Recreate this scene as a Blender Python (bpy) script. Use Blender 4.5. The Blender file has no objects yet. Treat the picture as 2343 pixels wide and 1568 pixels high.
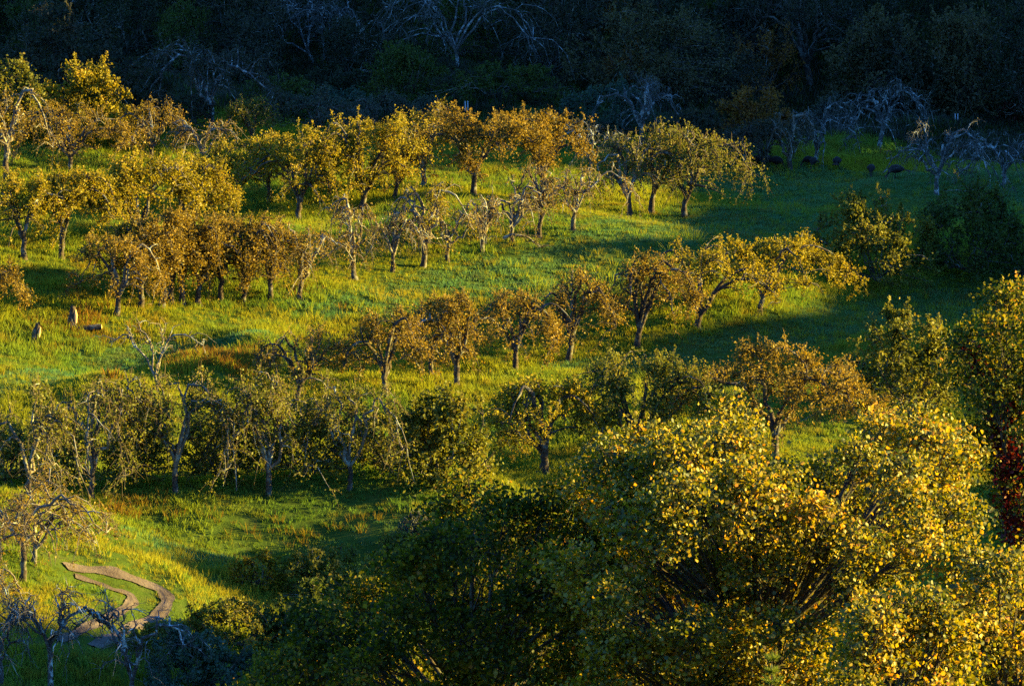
import bpy, math, random
import numpy as np
from mathutils import Vector
rad = math.radians
S = bpy.context.scene
# ------------------------------------------------------------------ camera, light, exposure
PITCH, F, CAMZ = rad(12.0), 11000.0, 50.0          # F in photo pixels of a 2342 x 1568 frame
cam = bpy.data.cameras.new("camera"); cam.sensor_width = 36.0
cam.lens = 36.0 * F / 2342.0; cam.clip_start = 1.0; cam.clip_end = 6000.0
co = bpy.data.objects.new("camera", cam); S.collection.objects.link(co)
co.location = (0, 0, CAMZ); co.rotation_euler = (rad(90) - PITCH, 0, 0)
S.camera = co
SUN_EL, SUN_A = rad(13.0), rad(5.0)               # to the right, a little behind the camera
sdir = Vector((math.cos(SUN_EL) * math.cos(SUN_A), math.cos(SUN_EL) * math.sin(SUN_A), math.sin(SUN_EL)))
W = bpy.data.worlds.new("World"); S.world = W; W.use_nodes = True
nt = W.node_tree; nt.nodes.clear()
sky = nt.nodes.new("ShaderNodeTexSky"); sky.sky_type = 'NISHITA'; sky.sun_disc = False
sky.sun_elevation = SUN_EL; sky.sun_rotation = rad(90) - SUN_A
sky.air_density = 1.0; sky.dust_density = 0.0; sky.ozone_density = 8.0
bg = nt.nodes.new("ShaderNodeBackground"); bg.inputs[1].default_value = 0.10
wo = nt.nodes.new("ShaderNodeOutputWorld")
nt.links.new(sky.outputs[0], bg.inputs[0]); nt.links.new(bg.outputs[0], wo.inputs[0])
sl = bpy.data.lights.new("sun", 'SUN'); sl.energy = 5.0; sl.angle = rad(0.5); sl.color = (1.0, 0.74, 0.16)
so = bpy.data.objects.new("sun", sl); S.collection.objects.link(so)
so.rotation_euler = sdir.to_track_quat('Z', 'Y').to_euler()
S.view_settings.view_transform = 'Standard'; S.view_settings.look = 'None'
S.view_settings.exposure = 2.9; S.view_settings.gamma = 1.0
S.view_settings.use_curve_mapping = False
S.render.engine = 'CYCLES'
S.cycles.max_bounces = 6; S.cycles.diffuse_bounces = 3; S.cycles.transmission_bounces = 4
S.cycles.use_denoising = False
RNG = np.random.default_rng(7)

# ------------------------------------------------------------------ materials
def rgb(c): return (c[0], c[1], c[2], 1.0)
class NT:
    def __init__(s, name):
        s.m = bpy.data.materials.new(name); s.m.use_nodes = True
        s.t = s.m.node_tree; s.t.nodes.clear()
        s.out = s.n("ShaderNodeOutputMaterial")
    def n(s, k, **kw):
        x = s.t.nodes.new(k)
        for a, b in kw.items(): setattr(x, a, b)
        return x
    def l(s, a, b): s.t.links.new(a, b)
    def noise(s, vec, scale, detail=3.0, rough=0.55):
        x = s.n("ShaderNodeTexNoise"); x.inputs['Scale'].default_value = scale
        x.inputs['Detail'].default_value = detail; x.inputs['Roughness'].default_value = rough
        s.l(vec, x.inputs['Vector']); return x.outputs['Fac']
    def ramp(s, fac, stops):
        x = s.n("ShaderNodeValToRGB"); e = x.color_ramp.elements
        while len(e) > 1: e.remove(e[-1])
        e[0].position = stops[0][0]; e[0].color = rgb(stops[0][1])
        for p, c in stops[1:]:
            q = e.new(p); q.color = rgb(c)
        s.l(fac, x.inputs[0]); return x.outputs[0]
    def mix(s, fac, a, b, mode='MIX'):
        x = s.n("ShaderNodeMix", data_type='RGBA', blend_type=mode)
        for sock, v in ((x.inputs[0], fac), (x.inputs[6], a), (x.inputs[7], b)):
            if hasattr(v, 'links'): s.l(v, sock)
            else: sock.default_value = v if isinstance(v, float) else rgb(v)
        return x.outputs[2]
    def math(s, op, a, b=0.0, c=None):
        x = s.n("ShaderNodeMath", operation=op)
        for sock, v in zip(x.inputs, (a, b, c)):
            if v is None: continue
            if hasattr(v, 'links'): s.l(v, sock)
            else: sock.default_value = v
        return x.outputs[0]

def leaf_mat(name, cols, trans=0.35, gloss=0.025, sat=1.0, blotch=0.0):
    a = NT(name)
    at = a.n("ShaderNodeAttribute", attribute_name="hue")
    k = len(cols)
    n0 = a.noise(a.n('ShaderNodeNewGeometry').outputs['Position'], 1.1, 2.0, .5)
    fac = a.math('ADD', at.outputs['Fac'], a.math('MULTIPLY_ADD', n0, .7, -.35))
    c = a.ramp(fac, [(i / (k - 1), x) for i, x in enumerate(cols)])
    d = a.n("ShaderNodeBsdfDiffuse"); t = a.n("ShaderNodeBsdfTranslucent")
    g = a.n("ShaderNodeBsdfGlossy"); g.inputs['Roughness'].default_value = 0.5
    a.l(c, d.inputs[0])
    a.l(a.mix(1.0, c, (1.5, 1.35, 0.5), 'MULTIPLY'), t.inputs[0])
    m1 = a.n("ShaderNodeMixShader"); m1.inputs[0].default_value = trans
    a.l(d.outputs[0], m1.inputs[1]); a.l(t.outputs[0], m1.inputs[2])
    m2 = a.n("ShaderNodeMixShader"); m2.inputs[0].default_value = gloss
    a.l(m1.outputs[0], m2.inputs[1]); a.l(g.outputs[0], m2.inputs[2])
    a.l(m2.outputs[0], a.out.inputs[0])
    return a.m

def bark_mat(name, dark, mid, pale, lichen):
    a = NT(name)
    g = a.n("ShaderNodeNewGeometry")
    n1 = a.noise(g.outputs['Position'], 9.0, 5.0, 0.7)
    n2 = a.noise(g.outputs['Position'], 2.2, 4.0, 0.65)
    c = a.ramp(n1, [(0.3, dark), (0.5, mid), (0.7, pale)])
    c = a.mix(a.ramp(n2, [(0.52, (0, 0, 0)), (0.6, (1, 1, 1))]), c, lichen)
    d = a.n("ShaderNodeBsdfPrincipled"); d.inputs['Roughness'].default_value = 0.9
    d.inputs['Specular IOR Level'].default_value = 0.15
    a.l(c, d.inputs['Base Color'])
    b = a.n("ShaderNodeBump"); b.inputs['Strength'].default_value = 0.6; b.inputs['Distance'].default_value = 0.04
    a.l(n1, b.inputs['Height']); a.l(b.outputs[0], d.inputs['Normal'])
    a.l(d.outputs[0], a.out.inputs[0])
    return a.m

M = {}
M['bark'] = bark_mat("apple_bark", (.016, .012, .010), (.042, .032, .024), (.11, .085, .062), (.11, .11, .088))
M['barkpale'] = bark_mat("weathered_bark", (.05, .042, .033), (.115, .098, .072), (.21, .175, .13), (.22, .235, .195))
M['barkblue'] = bark_mat("lichen_bark", (.025, .023, .02), (.06, .06, .055), (.14, .15, .14), (.27, .30, .28))
M['mbark'] = bark_mat("maple_bark", (.02, .015, .011), (.045, .035, .025), (.09, .07, .05), (.07, .07, .05))
M['twig'] = bark_mat("twig_bark", (.05, .036, .018), (.10, .072, .034), (.17, .125, .06), (.14, .11, .065))
M['deadbark'] = bark_mat("dead_lichen_bark", (.025, .02, .02), (.05, .045, .045), (.10, .10, .10), (.30, .36, .36))
M['bluetwig'] = bark_mat("grey_twig_bark", (.035, .034, .03), (.065, .066, .058), (.11, .115, .10), (.15, .16, .145))
L = {
 'gold':   [(.055, .055, .006), (.15, .125, .008), (.23, .18, .010), (.17, .155, .010), (.28, .18, .018)],
 'olive':  [(.035, .045, .008), (.085, .095, .012), (.13, .125, .016), (.09, .10, .014), (.18, .14, .02)],
 'brown':  [(.05, .037, .008), (.13, .09, .012), (.20, .135, .016), (.11, .085, .012), (.25, .155, .026)],
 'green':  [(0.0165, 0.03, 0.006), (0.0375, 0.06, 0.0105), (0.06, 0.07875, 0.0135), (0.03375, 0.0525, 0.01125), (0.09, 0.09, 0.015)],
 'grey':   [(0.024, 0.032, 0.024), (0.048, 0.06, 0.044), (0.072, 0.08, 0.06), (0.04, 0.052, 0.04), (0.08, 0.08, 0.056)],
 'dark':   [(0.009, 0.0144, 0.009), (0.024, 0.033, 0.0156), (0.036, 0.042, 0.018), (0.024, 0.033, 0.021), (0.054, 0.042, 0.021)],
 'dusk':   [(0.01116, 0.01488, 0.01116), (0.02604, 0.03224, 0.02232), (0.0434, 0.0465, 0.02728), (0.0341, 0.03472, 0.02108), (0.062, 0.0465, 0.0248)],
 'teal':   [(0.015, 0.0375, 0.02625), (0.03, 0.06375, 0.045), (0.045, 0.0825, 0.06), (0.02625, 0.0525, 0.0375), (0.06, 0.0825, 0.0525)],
 'umber':  [(0.031, 0.0279, 0.0124), (0.0682, 0.0589, 0.0279), (0.0992, 0.0806, 0.0372), (0.0744, 0.0682, 0.031), (0.124, 0.0868, 0.0372)],
 'orange': [(.08, .03, .008), (.17, .065, .012), (.24, .10, .015), (.12, .06, .012), (.30, .12, .02)],
 'red':    [(.03, .004, .004), (.06, .006, .005), (.10, .009, .006), (.05, .005, .004), (.15, .015, .008)],
 'lemon':  [(.08, .10, .008), (.22, .20, .012), (.34, .26, .014), (.20, .19, .014), (.44, .28, .03)],
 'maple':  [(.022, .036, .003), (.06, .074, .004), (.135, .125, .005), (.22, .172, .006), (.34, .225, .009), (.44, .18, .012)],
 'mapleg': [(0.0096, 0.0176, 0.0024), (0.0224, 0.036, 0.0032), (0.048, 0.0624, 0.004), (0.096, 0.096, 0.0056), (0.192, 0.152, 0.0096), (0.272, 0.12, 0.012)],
 'flower': [(.4, .3, .01), (.6, .45, .02), (.7, .55, .03)],
 'pine':   [(.06, .09, .012), (.10, .14, .02), (.14, .17, .03)],
}
for k, c in L.items():
    M[k] = leaf_mat(k + "_leaves", c, trans=0.42 if k in ('maple', 'mapleg', 'lemon') else 0.35, gloss=0.025 if k == 'maple' else 0.01)

def grass_mat(name, lush, dry, brown, scale=0.09):
    a = NT(name)
    g = a.n("ShaderNodeNewGeometry")
    n1 = a.noise(g.outputs['Position'], scale, 4.0, 0.6)
    n2 = a.noise(g.outputs['Position'], 0.7, 3.0, 0.6)
    n3 = a.noise(g.outputs['Position'], 6.0, 2.0, 0.6)
    c = a.mix(a.ramp(n1, [(0.38, (0, 0, 0)), (0.58, (1, 1, 1))]), lush, dry)
    c = a.mix(a.ramp(n2, [(0.5, (0, 0, 0)), (0.68, (.85, .85, .85))]), c, brown)
    c = a.mix(a.math('MULTIPLY', n3, 0.5), c, (.02, .035, .005))
    d = a.n("ShaderNodeBsdfDiffuse"); t = a.n("ShaderNodeBsdfTranslucent")
    a.l(c, d.inputs[0]); a.l(a.mix(1.0, c, (1.4, 1.3, 0.5), 'MULTIPLY'), t.inputs[0])
    m1 = a.n("ShaderNodeMixShader"); m1.inputs[0].default_value = 0.35
    a.l(d.outputs[0], m1.inputs[1]); a.l(t.outputs[0], m1.inputs[2])
    a.l(m1.outputs[0], a.out.inputs[0])
    return a.m
M['grass'] = grass_mat("meadow_grass", (.115, .205, .034), (.25, .26, .022), (.25, .18, .026))
M['lane'] = grass_mat("mown_lane_shade_grass", (.075, .19, .085), (.12, .21, .075), (.15, .17, .06))  # short mown grass, with the teal of the shade put into its colour
M['dry'] = grass_mat("dry_weeds", (.20, .14, .02), (.24, .12, .022), (.16, .09, .025))
M['straw'] = grass_mat("straw_grass", (.30, .29, .025), (.34, .27, .03), (.28, .24, .025))
def soil_mat(name, c0, c1, c2):
    a = NT(name); g = a.n("ShaderNodeNewGeometry")
    n1 = a.noise(g.outputs['Position'], 0.8, 6.0, 0.7); n2 = a.noise(g.outputs['Position'], 9.0, 4.0, 0.7)
    c = a.ramp(n1, [(0.35, c0), (0.5, c1), (0.68, c2)])
    c = a.mix(a.math('MULTIPLY', n2, 0.5), c, c0)
    d = a.n("ShaderNodeBsdfDiffuse"); a.l(c, d.inputs[0])
    b = a.n("ShaderNodeBump"); b.inputs['Strength'].default_value = 0.7; b.inputs['Distance'].default_value = 0.08
    a.l(n2, b.inputs['Height']); a.l(b.outputs[0], d.inputs['Normal'])
    a.l(d.outputs[0], a.out.inputs[0]); return a.m
M['ground'] = soil_mat("turf", (.03, .045, .008), (.05, .08, .012), (.07, .08, .018))
M['dirt'] = soil_mat("track_dirt", (.06, .045, .037), (.10, .08, .065), (.15, .12, .10))
def plain(name, c, rough=0.6):
    a = NT(name); g = a.n("ShaderNodeNewGeometry")
    n = a.noise(g.outputs['Position'], 12.0, 4.0, 0.6)
    d = a.n("ShaderNodeBsdfPrincipled"); d.inputs['Roughness'].default_value = rough; d.inputs['Specular IOR Level'].default_value = .2
    a.l(a.mix(n, tuple(x * .7 for x in c), tuple(min(1, x * 1.25) for x in c)), d.inputs['Base Color'])
    a.l(d.outputs[0], a.out.inputs[0]); return a.m
M['post'] = plain("pale_plastic", (.35, .38, .40))
M['stump'] = plain("cut_wood", (.50, .30, .14), .9)
M['feather'] = plain("turkey_feathers", (.014, .010, .009), .8)
M['tail'] = plain("tail_feathers", (.03, .018, .012), .8)
M['skin'] = plain("turkey_skin", (.10, .05, .055), .7)
M['leg'] = plain("turkey_leg", (.20, .10, .09), .6)

# ------------------------------------------------------------------ terrain
FWD = np.array([0, math.cos(PITCH), -math.sin(PITCH)]); UP = np.array([0, math.sin(PITCH), math.cos(PITCH)])
def ray(u, v):
    return FWD + (u - 1171.0) / F * np.array([1., 0, 0]) - (v - 784.0) / F * UP
def flat(u, v):
    d = ray(u, v); t = -CAMZ / d[2]; return np.array([d[0] * t, d[1] * t])
def sstep(a, b, x):
    t = np.clip((x - a) / (b - a), 0, 1); return t * t * (3 - 2 * t)
def hnoise(x, y):
    r = 0
    for i, (s, a) in enumerate(((31., .8), (17., .75), (9.3, .42), (5.1, .16), (2.4, .10), (1.25, .05))):
        r = r + a * (np.sin(x / s * 2 + i * 1.7 + 1.3 * np.sin(y / s + i)) * np.sin(y / s * 1.6 + i * 2.3 + np.sin(x / s * 1.1)))
    return r
BUMPS = []   # (x, y, sx, sy, rot, height)
def bump(u, v, su, sv, h, rot=0.0):
    p = flat(u, v); BUMPS.append((p[0], p[1], su, sv, rad(rot), h))
bump(150, 850, 5.5, 3.5, -0.7, 0)         # mound with the weedy face
bump(760, 860, 6.0, 3.0, 0.5, 0)
bump(0, 700, 9.0, 8.0, 1.2)               # left bank with the stumps
bump(-60, 1400, 5.2, 9.0, 3.4)            # bank left of the dirt track
bump(620, 1262, 7.5, 1.6, -1.1, -4)       # ditch below the near row
bump(560, 1175, 12., 3.0, 0.5)
bump(1250, 640, 12.0, 5.0, -0.5, 8)       # lane hollow
bump(1750, 700, 7.0, 4.0, 0.7, 0)
bump(1850, 800, 8.0, 4.0, -0.5, 6)
bump(1000, 560, 12., 5.0, 0.7, 8)
bump(350, 640, 12., 5.0, 0.8, 0)
# the hill on the right: unseen crest, shaped so the evening shade ends as wanted, row by row
RIDGE_X = 150.0
RY = np.array([0., 1.]); RH = np.array([0., 0.])
def zt(x, y):
    x = np.asarray(x, float); y = np.asarray(y, float)
    z = -0.055 * np.clip(x, -60, 45) - 0.4
    z = z + hnoise(x, y) * 1.0
    for bx, by, sx, sy, r, h in BUMPS:
        c, s_ = math.cos(r), math.sin(r)
        X = (x - bx) * c + (y - by) * s_; Y = -(x - bx) * s_ + (y - by) * c
        z = z + h * np.exp(-0.5 * ((X / sx) ** 2 + (Y / sy) ** 2))
    # camera hill
    hill = 47.8 - 0.385 * y
    k = 4.0
    near = np.where(y < 170, np.logaddexp(hill / k, z / k) * k, z)
    z = np.where(y < 170, near * (1 - sstep(150, 170, y)) + z * sstep(150, 170, y), z)
    # hill behind the orchard
    z = z + np.where(y > 322, np.minimum((y - 322) * 0.22, 60) * sstep(322, 345, y), 0)
    # unseen hill on the right, crest shaped for its cast shade
    hr = np.interp(y, RY, RH)
    z = z + sstep(70, RIDGE_X, x) * (hr - z) * (1 - 0.3 * sstep(RIDGE_X, 900, x))
    return z
def place(u, v, dmax=420.0):
    d = ray(u, v); t = np.linspace(100, dmax, 1600)
    P = np.array([0, 0, CAMZ])[None] + t[:, None] * d[None]
    h = P[:, 2] - zt(P[:, 0], P[:, 1])
    # ignore the camera hillside in front of the valley
    i = np.argmax((h < 0) & (P[:, 1] > 168)) if np.any((h < 0) & (P[:, 1] > 168)) else len(t) - 1
    p = P[i]; return np.array([p[0], p[1], float(zt(p[0], p[1]))])

# the track lies a little sunk, with a grassy bank along its outer side
TB = [(place(u_, v_), 1.0, 1.0, -.05) for u_, v_ in ((160, 1302), (200, 1316), (245, 1330), (290, 1345), (325, 1365), (320, 1390), (280, 1415), (235, 1438), (180, 1462))]
TB += [(place(u_, v_), .6, 1.0, .2) for u_, v_ in ((245, 1290), (275, 1298), (308, 1306), (340, 1316), (372, 1328), (400, 1342), (418, 1360), (422, 1382), (408, 1402))]
TB += [(place(600, 850), 1.5, 3.4, 1.7), (place(440, 905), 1.9, 2.6, 1.8), (place(270, 925), 1.8, 2.4, 1.3)]
for p_, a_, b_, h_ in TB: BUMPS.append((p_[0], p_[1], a_, b_, 0.0, h_))
SH = [(2600, 215), (500, 318), (1000, 350), (1350, 376), (1520, 392), (1640, 430), (1660, 500), (1600, 545), (1620, 570), (1300, 588), (1040, 602), (1750, 618), (1900, 645), (1950, 668),
      (1930, 690), (1960, 735), (1700, 760), (1560, 785), (1420, 812), (1480, 850), (1800, 880), (2150, 915), (2300, 960), (2600, 1100), (1500, 1236), (380, 1248), (330, 1268), (420, 1300), (1500, 1320), (1900, 1330), (1500, 1440), (250, 1470), (-150, 1500), (-900, 1560), (-1700, 1610), (-1700, 1690)]
rp = []
for u, v in SH[1:]:
    p = place(u, v); dx = RIDGE_X - p[0]
    rp.append((p[1] + dx * math.tan(SUN_A), p[2] + .1 + dx / math.cos(SUN_A) * math.tan(SUN_EL)))
rp.sort()
RY0 = np.array([a for a, b in rp]); RH0 = np.array([b for a, b in rp])
RY = np.arange(RY0[0], RY0[-1], .4); RH = np.interp(RY, RY0, RH0)
RY = np.concatenate([[RY[0] - 60, RY[0] - 16, RY[0] - 3], RY, [303.5, 306, 309, 350, 600]])
RH = np.concatenate([[0, 12, RH[0] - 2], RH, [41, 47, 51, 58, 66]])

# ------------------------------------------------------------------ mesh helpers
class Geo:
    def __init__(s): s.v = []; s.f = []; s.h = []; s.n = 0
    def add(s, v, f, h=None):
        if len(v) == 0: return
        s.v.append(v); s.f.append(f + s.n); s.n += len(v)
        s.h.append(np.full(len(v), .5) if h is None else h)
    def mesh(s, name, mat, smooth=False):
        v = np.concatenate(s.v).astype(np.float32); f = np.concatenate(s.f).astype(np.int32); h = np.concatenate(s.h).astype(np.float32)
        me = bpy.data.meshes.new(name)
        me.vertices.add(len(v)); me.vertices.foreach_set("co", v.ravel())
        me.loops.add(f.size); me.loops.foreach_set("vertex_index", f.ravel())
        me.polygons.add(len(f)); me.polygons.foreach_set("loop_start", np.arange(0, f.size, f.shape[1], dtype=np.int32))
        if smooth: me.polygons.foreach_set("use_smooth", np.ones(len(f), bool))
        a = me.attributes.new("hue", 'FLOAT', 'POINT'); a.data.foreach_set("value", h)
        me.materials.append(mat); me.update(calc_edges=True)
        return me
def link(name, data, parent=None, loc=None):
    o = bpy.data.objects.new(name, data); S.collection.objects.link(o)
    if parent is not None: o.parent = parent
    if loc is not None: o.location = tuple(float(q) for q in loc)
    return o
def thing(name, label, cat, loc, group=None):
    o = link(name, None, None, loc); o.empty_display_size = 0.3
    o['label'] = label; o['category'] = cat
    if group: o['group'] = group
    return o
def tubes(P, R, s=4):
    """P (M,K,3) polylines, R (M,K) radii -> verts, quad faces"""
    P = np.asarray(P, float); R = np.asarray(R, float)
    Mn, K, _ = P.shape
    T = np.gradient(P, axis=1); T /= np.linalg.norm(T, axis=2, keepdims=True) + 1e-9
    ref = np.array([.31, .27, .91]); ref = ref / np.linalg.norm(ref)
    n1 = np.cross(T, ref); ln = np.linalg.norm(n1, axis=2, keepdims=True)
    n1 = np.where(ln < .15, np.cross(T, np.array([1., 0, 0])), n1); n1 /= np.linalg.norm(n1, axis=2, keepdims=True) + 1e-9
    n2 = np.cross(T, n1)
    a = np.arange(s) / s * 2 * np.pi
    V = P[:, :, None, :] + R[:, :, None, None] * (np.cos(a)[None, None, :, None] * n1[:, :, None, :] + np.sin(a)[None, None, :, None] * n2[:, :, None, :])
    i = np.arange(Mn)[:, None, None] * K * s; k = np.arange(K - 1)[None, :, None] * s; j = np.arange(s)[None, None, :]; j2 = (j + 1) % s
    f = np.stack([i + k + j, i + k + j2, i + k + s + j2, i + k + s + j], -1).reshape(-1, 4)
    return V.reshape(-1, 3), f
def bez(P0, P1, P2, K):
    t = np.linspace(0, 1, K)[None, :, None]
    return (1 - t) ** 2 * P0[:, None] + 2 * t * (1 - t) * P1[:, None] + t * t * P2[:, None]
def wob(P, amp, rng):
    M_, K, _ = P.shape
    n = np.cumsum(rng.normal(0, 1, (M_, K, 3)), 1) * 0.45 + rng.normal(0, .5, (M_, K, 3))
    n -= n[:, :1]
    return P + n * np.reshape(amp, (-1, 1, 1))
def unit(v): return v / (np.linalg.norm(v, axis=-1, keepdims=True) + 1e-9)
def leaves(C, size, hue, rng, fold=False, aspect=1.5, flatup=0.0):
    """kites, one quad each (two when folded) at centres C"""
    n = len(C)
    a = unit(rng.normal(0, 1, (n, 3)))
    b = rng.normal(0, 1, (n, 3)); b[:, 2] += flatup; b = unit(np.cross(a, b)); c = np.cross(a, b)
    s = size * rng.uniform(.5, 1.35, n)[:, None]
    if not fold:
        V = np.stack([C - a * s * aspect * .5, C + b * s * .5, C + a * s * aspect * .5, C - b * s * .5], 1).reshape(-1, 3)
        f = np.arange(n * 4).reshape(-1, 4); return V, f, np.repeat(hue, 4)
    # broad lobed leaf folded along its midrib
    l = [(-.5, 0, 0), (.5, 0, 0), (.28, .42, .16), (-.42, .48, .18), (.28, -.42, .16), (-.42, -.48, .18)]
    V = np.stack([C + a * s * x + b * s * y + c * s * z for x, y, z in l], 1).reshape(-1, 3)
    k = np.arange(n)[:, None] * 6
    f = np.concatenate([k + np.array([0, 1, 2, 3]), k + np.array([0, 5, 4, 1])], 0)
    return V, f, np.repeat(hue, 6)

# ------------------------------------------------------------------ the ground
def axis(fine0, fine1, st, lo, hi):
    a = list(np.arange(fine0, fine1, st)); s_ = st; x = fine1
    while x < hi: a.append(x); s_ *= 1.25; x += s_
    a.append(hi); s_ = st; x = fine0 - st; b = []
    while x > lo: b.append(x); s_ *= 1.25; x -= s_
    b.append(lo); return np.array(b[::-1] + a)
gx = axis(-42, 42, .55, -2500, 2500); gy = axis(160, 345, .6, -600, 3500)
X, Y = np.meshgrid(gx, gy); Z = zt(X, Y)
V = np.stack([X, Y, Z], -1).reshape(-1, 3); nx, ny = len(gx), len(gy)
i = (np.arange(ny - 1)[:, None] * nx + np.arange(nx - 1)[None]).reshape(-1)
g = Geo(); g.add(V, np.stack([i, i + 1, i + nx + 1, i + nx], -1))
ground = link("ground", g.mesh("ground", M['ground'], True)); ground['kind'] = 'structure'

# dirt track: two wheel ruts
RUTS = [[(150, 1296), (219, 1306), (290, 1321), (356, 1346), (382, 1370), (374, 1394), (335, 1424), (280, 1450), (210, 1485)],
        [(172, 1318), (222, 1338), (258, 1350), (296, 1364), (302, 1380), (270, 1402), (230, 1424), (180, 1448), (130, 1472)]]
RUTP = []
def ribbon(name, pts, w0):
    P = np.array([place(*p)[:2] for p in pts])
    # catmull-rom resample
    Q = []
    PP = np.vstack([2 * P[0] - P[1], P, 2 * P[-1] - P[-2]])
    for k in range(1, len(PP) - 2):
        for t in np.linspace(0, 1, 14, endpoint=False):
            a, b, c, d = PP[k - 1:k + 3]
            Q.append(.5 * (2 * b + (c - a) * t + (2 * a - 5 * b + 4 * c - d) * t * t + (3 * b - a - 3 * c + d) * t ** 3))
    Q = np.array(Q); T = unit(np.gradient(Q, axis=0)); N = np.stack([-T[:, 1], T[:, 0]], -1)
    w = w0 * (1 + .16 * np.sin(np.arange(len(Q)) * .37) + RNG.normal(0, .05, len(Q)))
    off = np.linspace(-1, 1, 7); prof = np.array([.004, -.0, -.0, .03, -.0, -.0, .004]) + .05
    V = np.zeros((len(Q), 7, 3))
    for j, o_ in enumerate(off):
        xy = Q + N * (w * o_)[:, None]; V[:, j, :2] = xy; V[:, j, 2] = zt(xy[:, 0], xy[:, 1]) + prof[j]
    i = (np.arange(len(Q) - 1)[:, None] * 7 + np.arange(6)[None]).reshape(-1)
    g = Geo(); g.add(V.reshape(-1, 3), np.stack([i, i + 1, i + 8, i + 7], -1))
    o = link(name, g.mesh(name, M['dirt'], True)); o['kind'] = 'structure'
    RUTP.append(Q)
ribbon("dirt_track", RUTS[0], .27); ribbon("dirt_track", RUTS[1], .22)

# ------------------------------------------------------------------ apple trees and bushes
def build_tree(name, label, cat, group, u, v, u0, u1, vtop, style='leafy', pal='gold', seed=0, nl=None, leafn=None,
               bark='bark', droop=.45, fork=.3, sprout=1.0, twigs=1.0, leafsize=.085, loc=None, rscale=1.0, lean=0.0, low=None, nleaf_sig=.22):
    rng = np.random.default_rng(1000 + seed)
    base = place(u, v) if loc is None else np.array(loc)
    s = (np.linalg.norm(base - np.array([0, 0, CAMZ]))) / F
    Ht = (v - vtop) * s / math.cos(PITCH); Rx = (u1 - u0) * s / 2 * {'bush': 1.06, 'leafy': 1.42, 'bare': 1.25}[style]
    if style == 'bush': Ht *= .97
    elif style == 'leafy': Ht *= 1.06
    else: Ht *= 1.05
    Ry = Rx * .85; ox = ((u0 + u1) / 2 - u) * s
    root = thing(name, label, cat, base - np.array([0, 0, .04]), group)
    bush = style == 'bush'
    if bush: fork = min(fork, .10)
    zf = Ht * fork
    r0 = (.026 * Ht + .03) * rscale * (.5 if bush else 1)
    # trunk
    top = np.array([ox * .25 + lean, 0, zf]); K = 8
    P = bez(np.zeros((1, 3)) + [0, 0, -.15], np.array([[rng.normal(0, .1 * Ht * .3), 0, zf * .5]]), top[None], K)
    P = wob(P, .015 * Ht * .4, rng)
    tp = P[0]; R = r0 * np.linspace(1.15, .8, K)[None]; R[0, 0] *= 1.35; R[0, 1] *= 1.1
    g = Geo(); vv, ff = tubes(P, R, 9); vv += rng.normal(0, r0 * .07, vv.shape); g.add(vv, ff)
    if not bush: link("trunk", g.mesh("trunk", M[bark], True), root)
    # main limbs
    n = nl or (13 if bush else rng.integers(5, 8))
    az = np.arange(n) / n * 2 * np.pi + rng.normal(0, .3, n) + rng.uniform(0, 6)
    if style in ('bare', 'leafy'): az[:2] = [rng.normal(0, .4), np.pi + rng.normal(0, .4)]   # spread either side
    q = rng.uniform(.72, 1.06, n)
    tpt = tp[-1][None] + (tp[-3] - tp[-1])[None] * rng.uniform(0, 1, n)[:, None]
    E = np.stack([np.cos(az) * Rx * q + ox, np.sin(az) * Ry * q, np.zeros(n)], -1)
    if bush:
        q = np.sqrt(rng.uniform(.03, 1.0, n)); E = np.stack([np.cos(az * 2.4) * Rx * q * .95 + ox, np.sin(az * 2.4) * Ry * q * .95, Ht * np.sqrt(np.clip(1 - q ** 2 * .85, 0, 1)) * rng.uniform(.8, .98, n)], -1)
        C1 = tpt * .4 + E * .6; C1[:, 2] = E[:, 2] * .35
    else:
        lead = np.arange(n) >= n - 2
        E[:, 2] = Ht * (rng.uniform(.55, .8, n) * (1 - droop) + rng.uniform(.08, .38, n) * droop * 1.3)
        mid = Ht * rng.uniform(.74, .96, n) * (1 - .12 * (q > .85))
        C1 = np.stack([tpt[:, 0] * .55 + E[:, 0] * .45, tpt[:, 1] * .55 + E[:, 1] * .45, 2 * mid - .5 * tpt[:, 2] - .5 * E[:, 2]], -1)
        E[lead, :2] = E[lead, :2] * .35 + np.array([ox, 0]) * .65
        E[lead, 2] = Ht * rng.uniform(.82, .97, lead.sum()); C1[lead, 2] = Ht * .65
    K = 12
    LP = wob(bez(tpt, C1, E, K), .022 * Ht * (1.7 if style == 'bare' else 1.0), rng)
    tt = np.linspace(0, 1, K)
    rl = (r0 * rng.uniform(.45, .68, n))[:, None] * (1 - tt[None]) ** .65 + .014
    if bush: rl = rl * .8
    # sub branches
    per = 13 if not bush else 9
    if style == 'bare': per = 10
    li = np.repeat(np.arange(n), per); m = len(li)
    t = rng.uniform(.22, 1, m) ** .8; k = np.clip((t * (K - 1)).astype(int), 1, K - 2)
    st = LP[li, k]; tan = unit(LP[li, k + 1] - LP[li, k])
    cen = np.array([ox, 0, zf]); outw = unit((st - cen) * [1, 1, .2])
    d = unit(tan * .6 + outw * .5 + rng.normal(0, .62, (m, 3)))
    Lg = Rx * rng.uniform(.22, .55, m)[:, None]
    dz = np.array([[0, 0, 1.]])
    if bush:
        en = st + d * Lg * .7 + dz * Lg * .35; c1 = st + d * Lg * .5
    else:
        dr = droop * rng.uniform(.6, 1.5, m)[:, None]
        en = st + d * Lg - dz * Lg * dr * .9; c1 = st + d * Lg * .55 + dz * Lg * (.22 + .1 * droop)
    # ends spread through a mushroom (or, for bushes, a dome) shell so that the crown closes
    ph = rng.uniform(0, 6.283, m); rho = np.sqrt(rng.uniform(0, 1, m))
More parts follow.
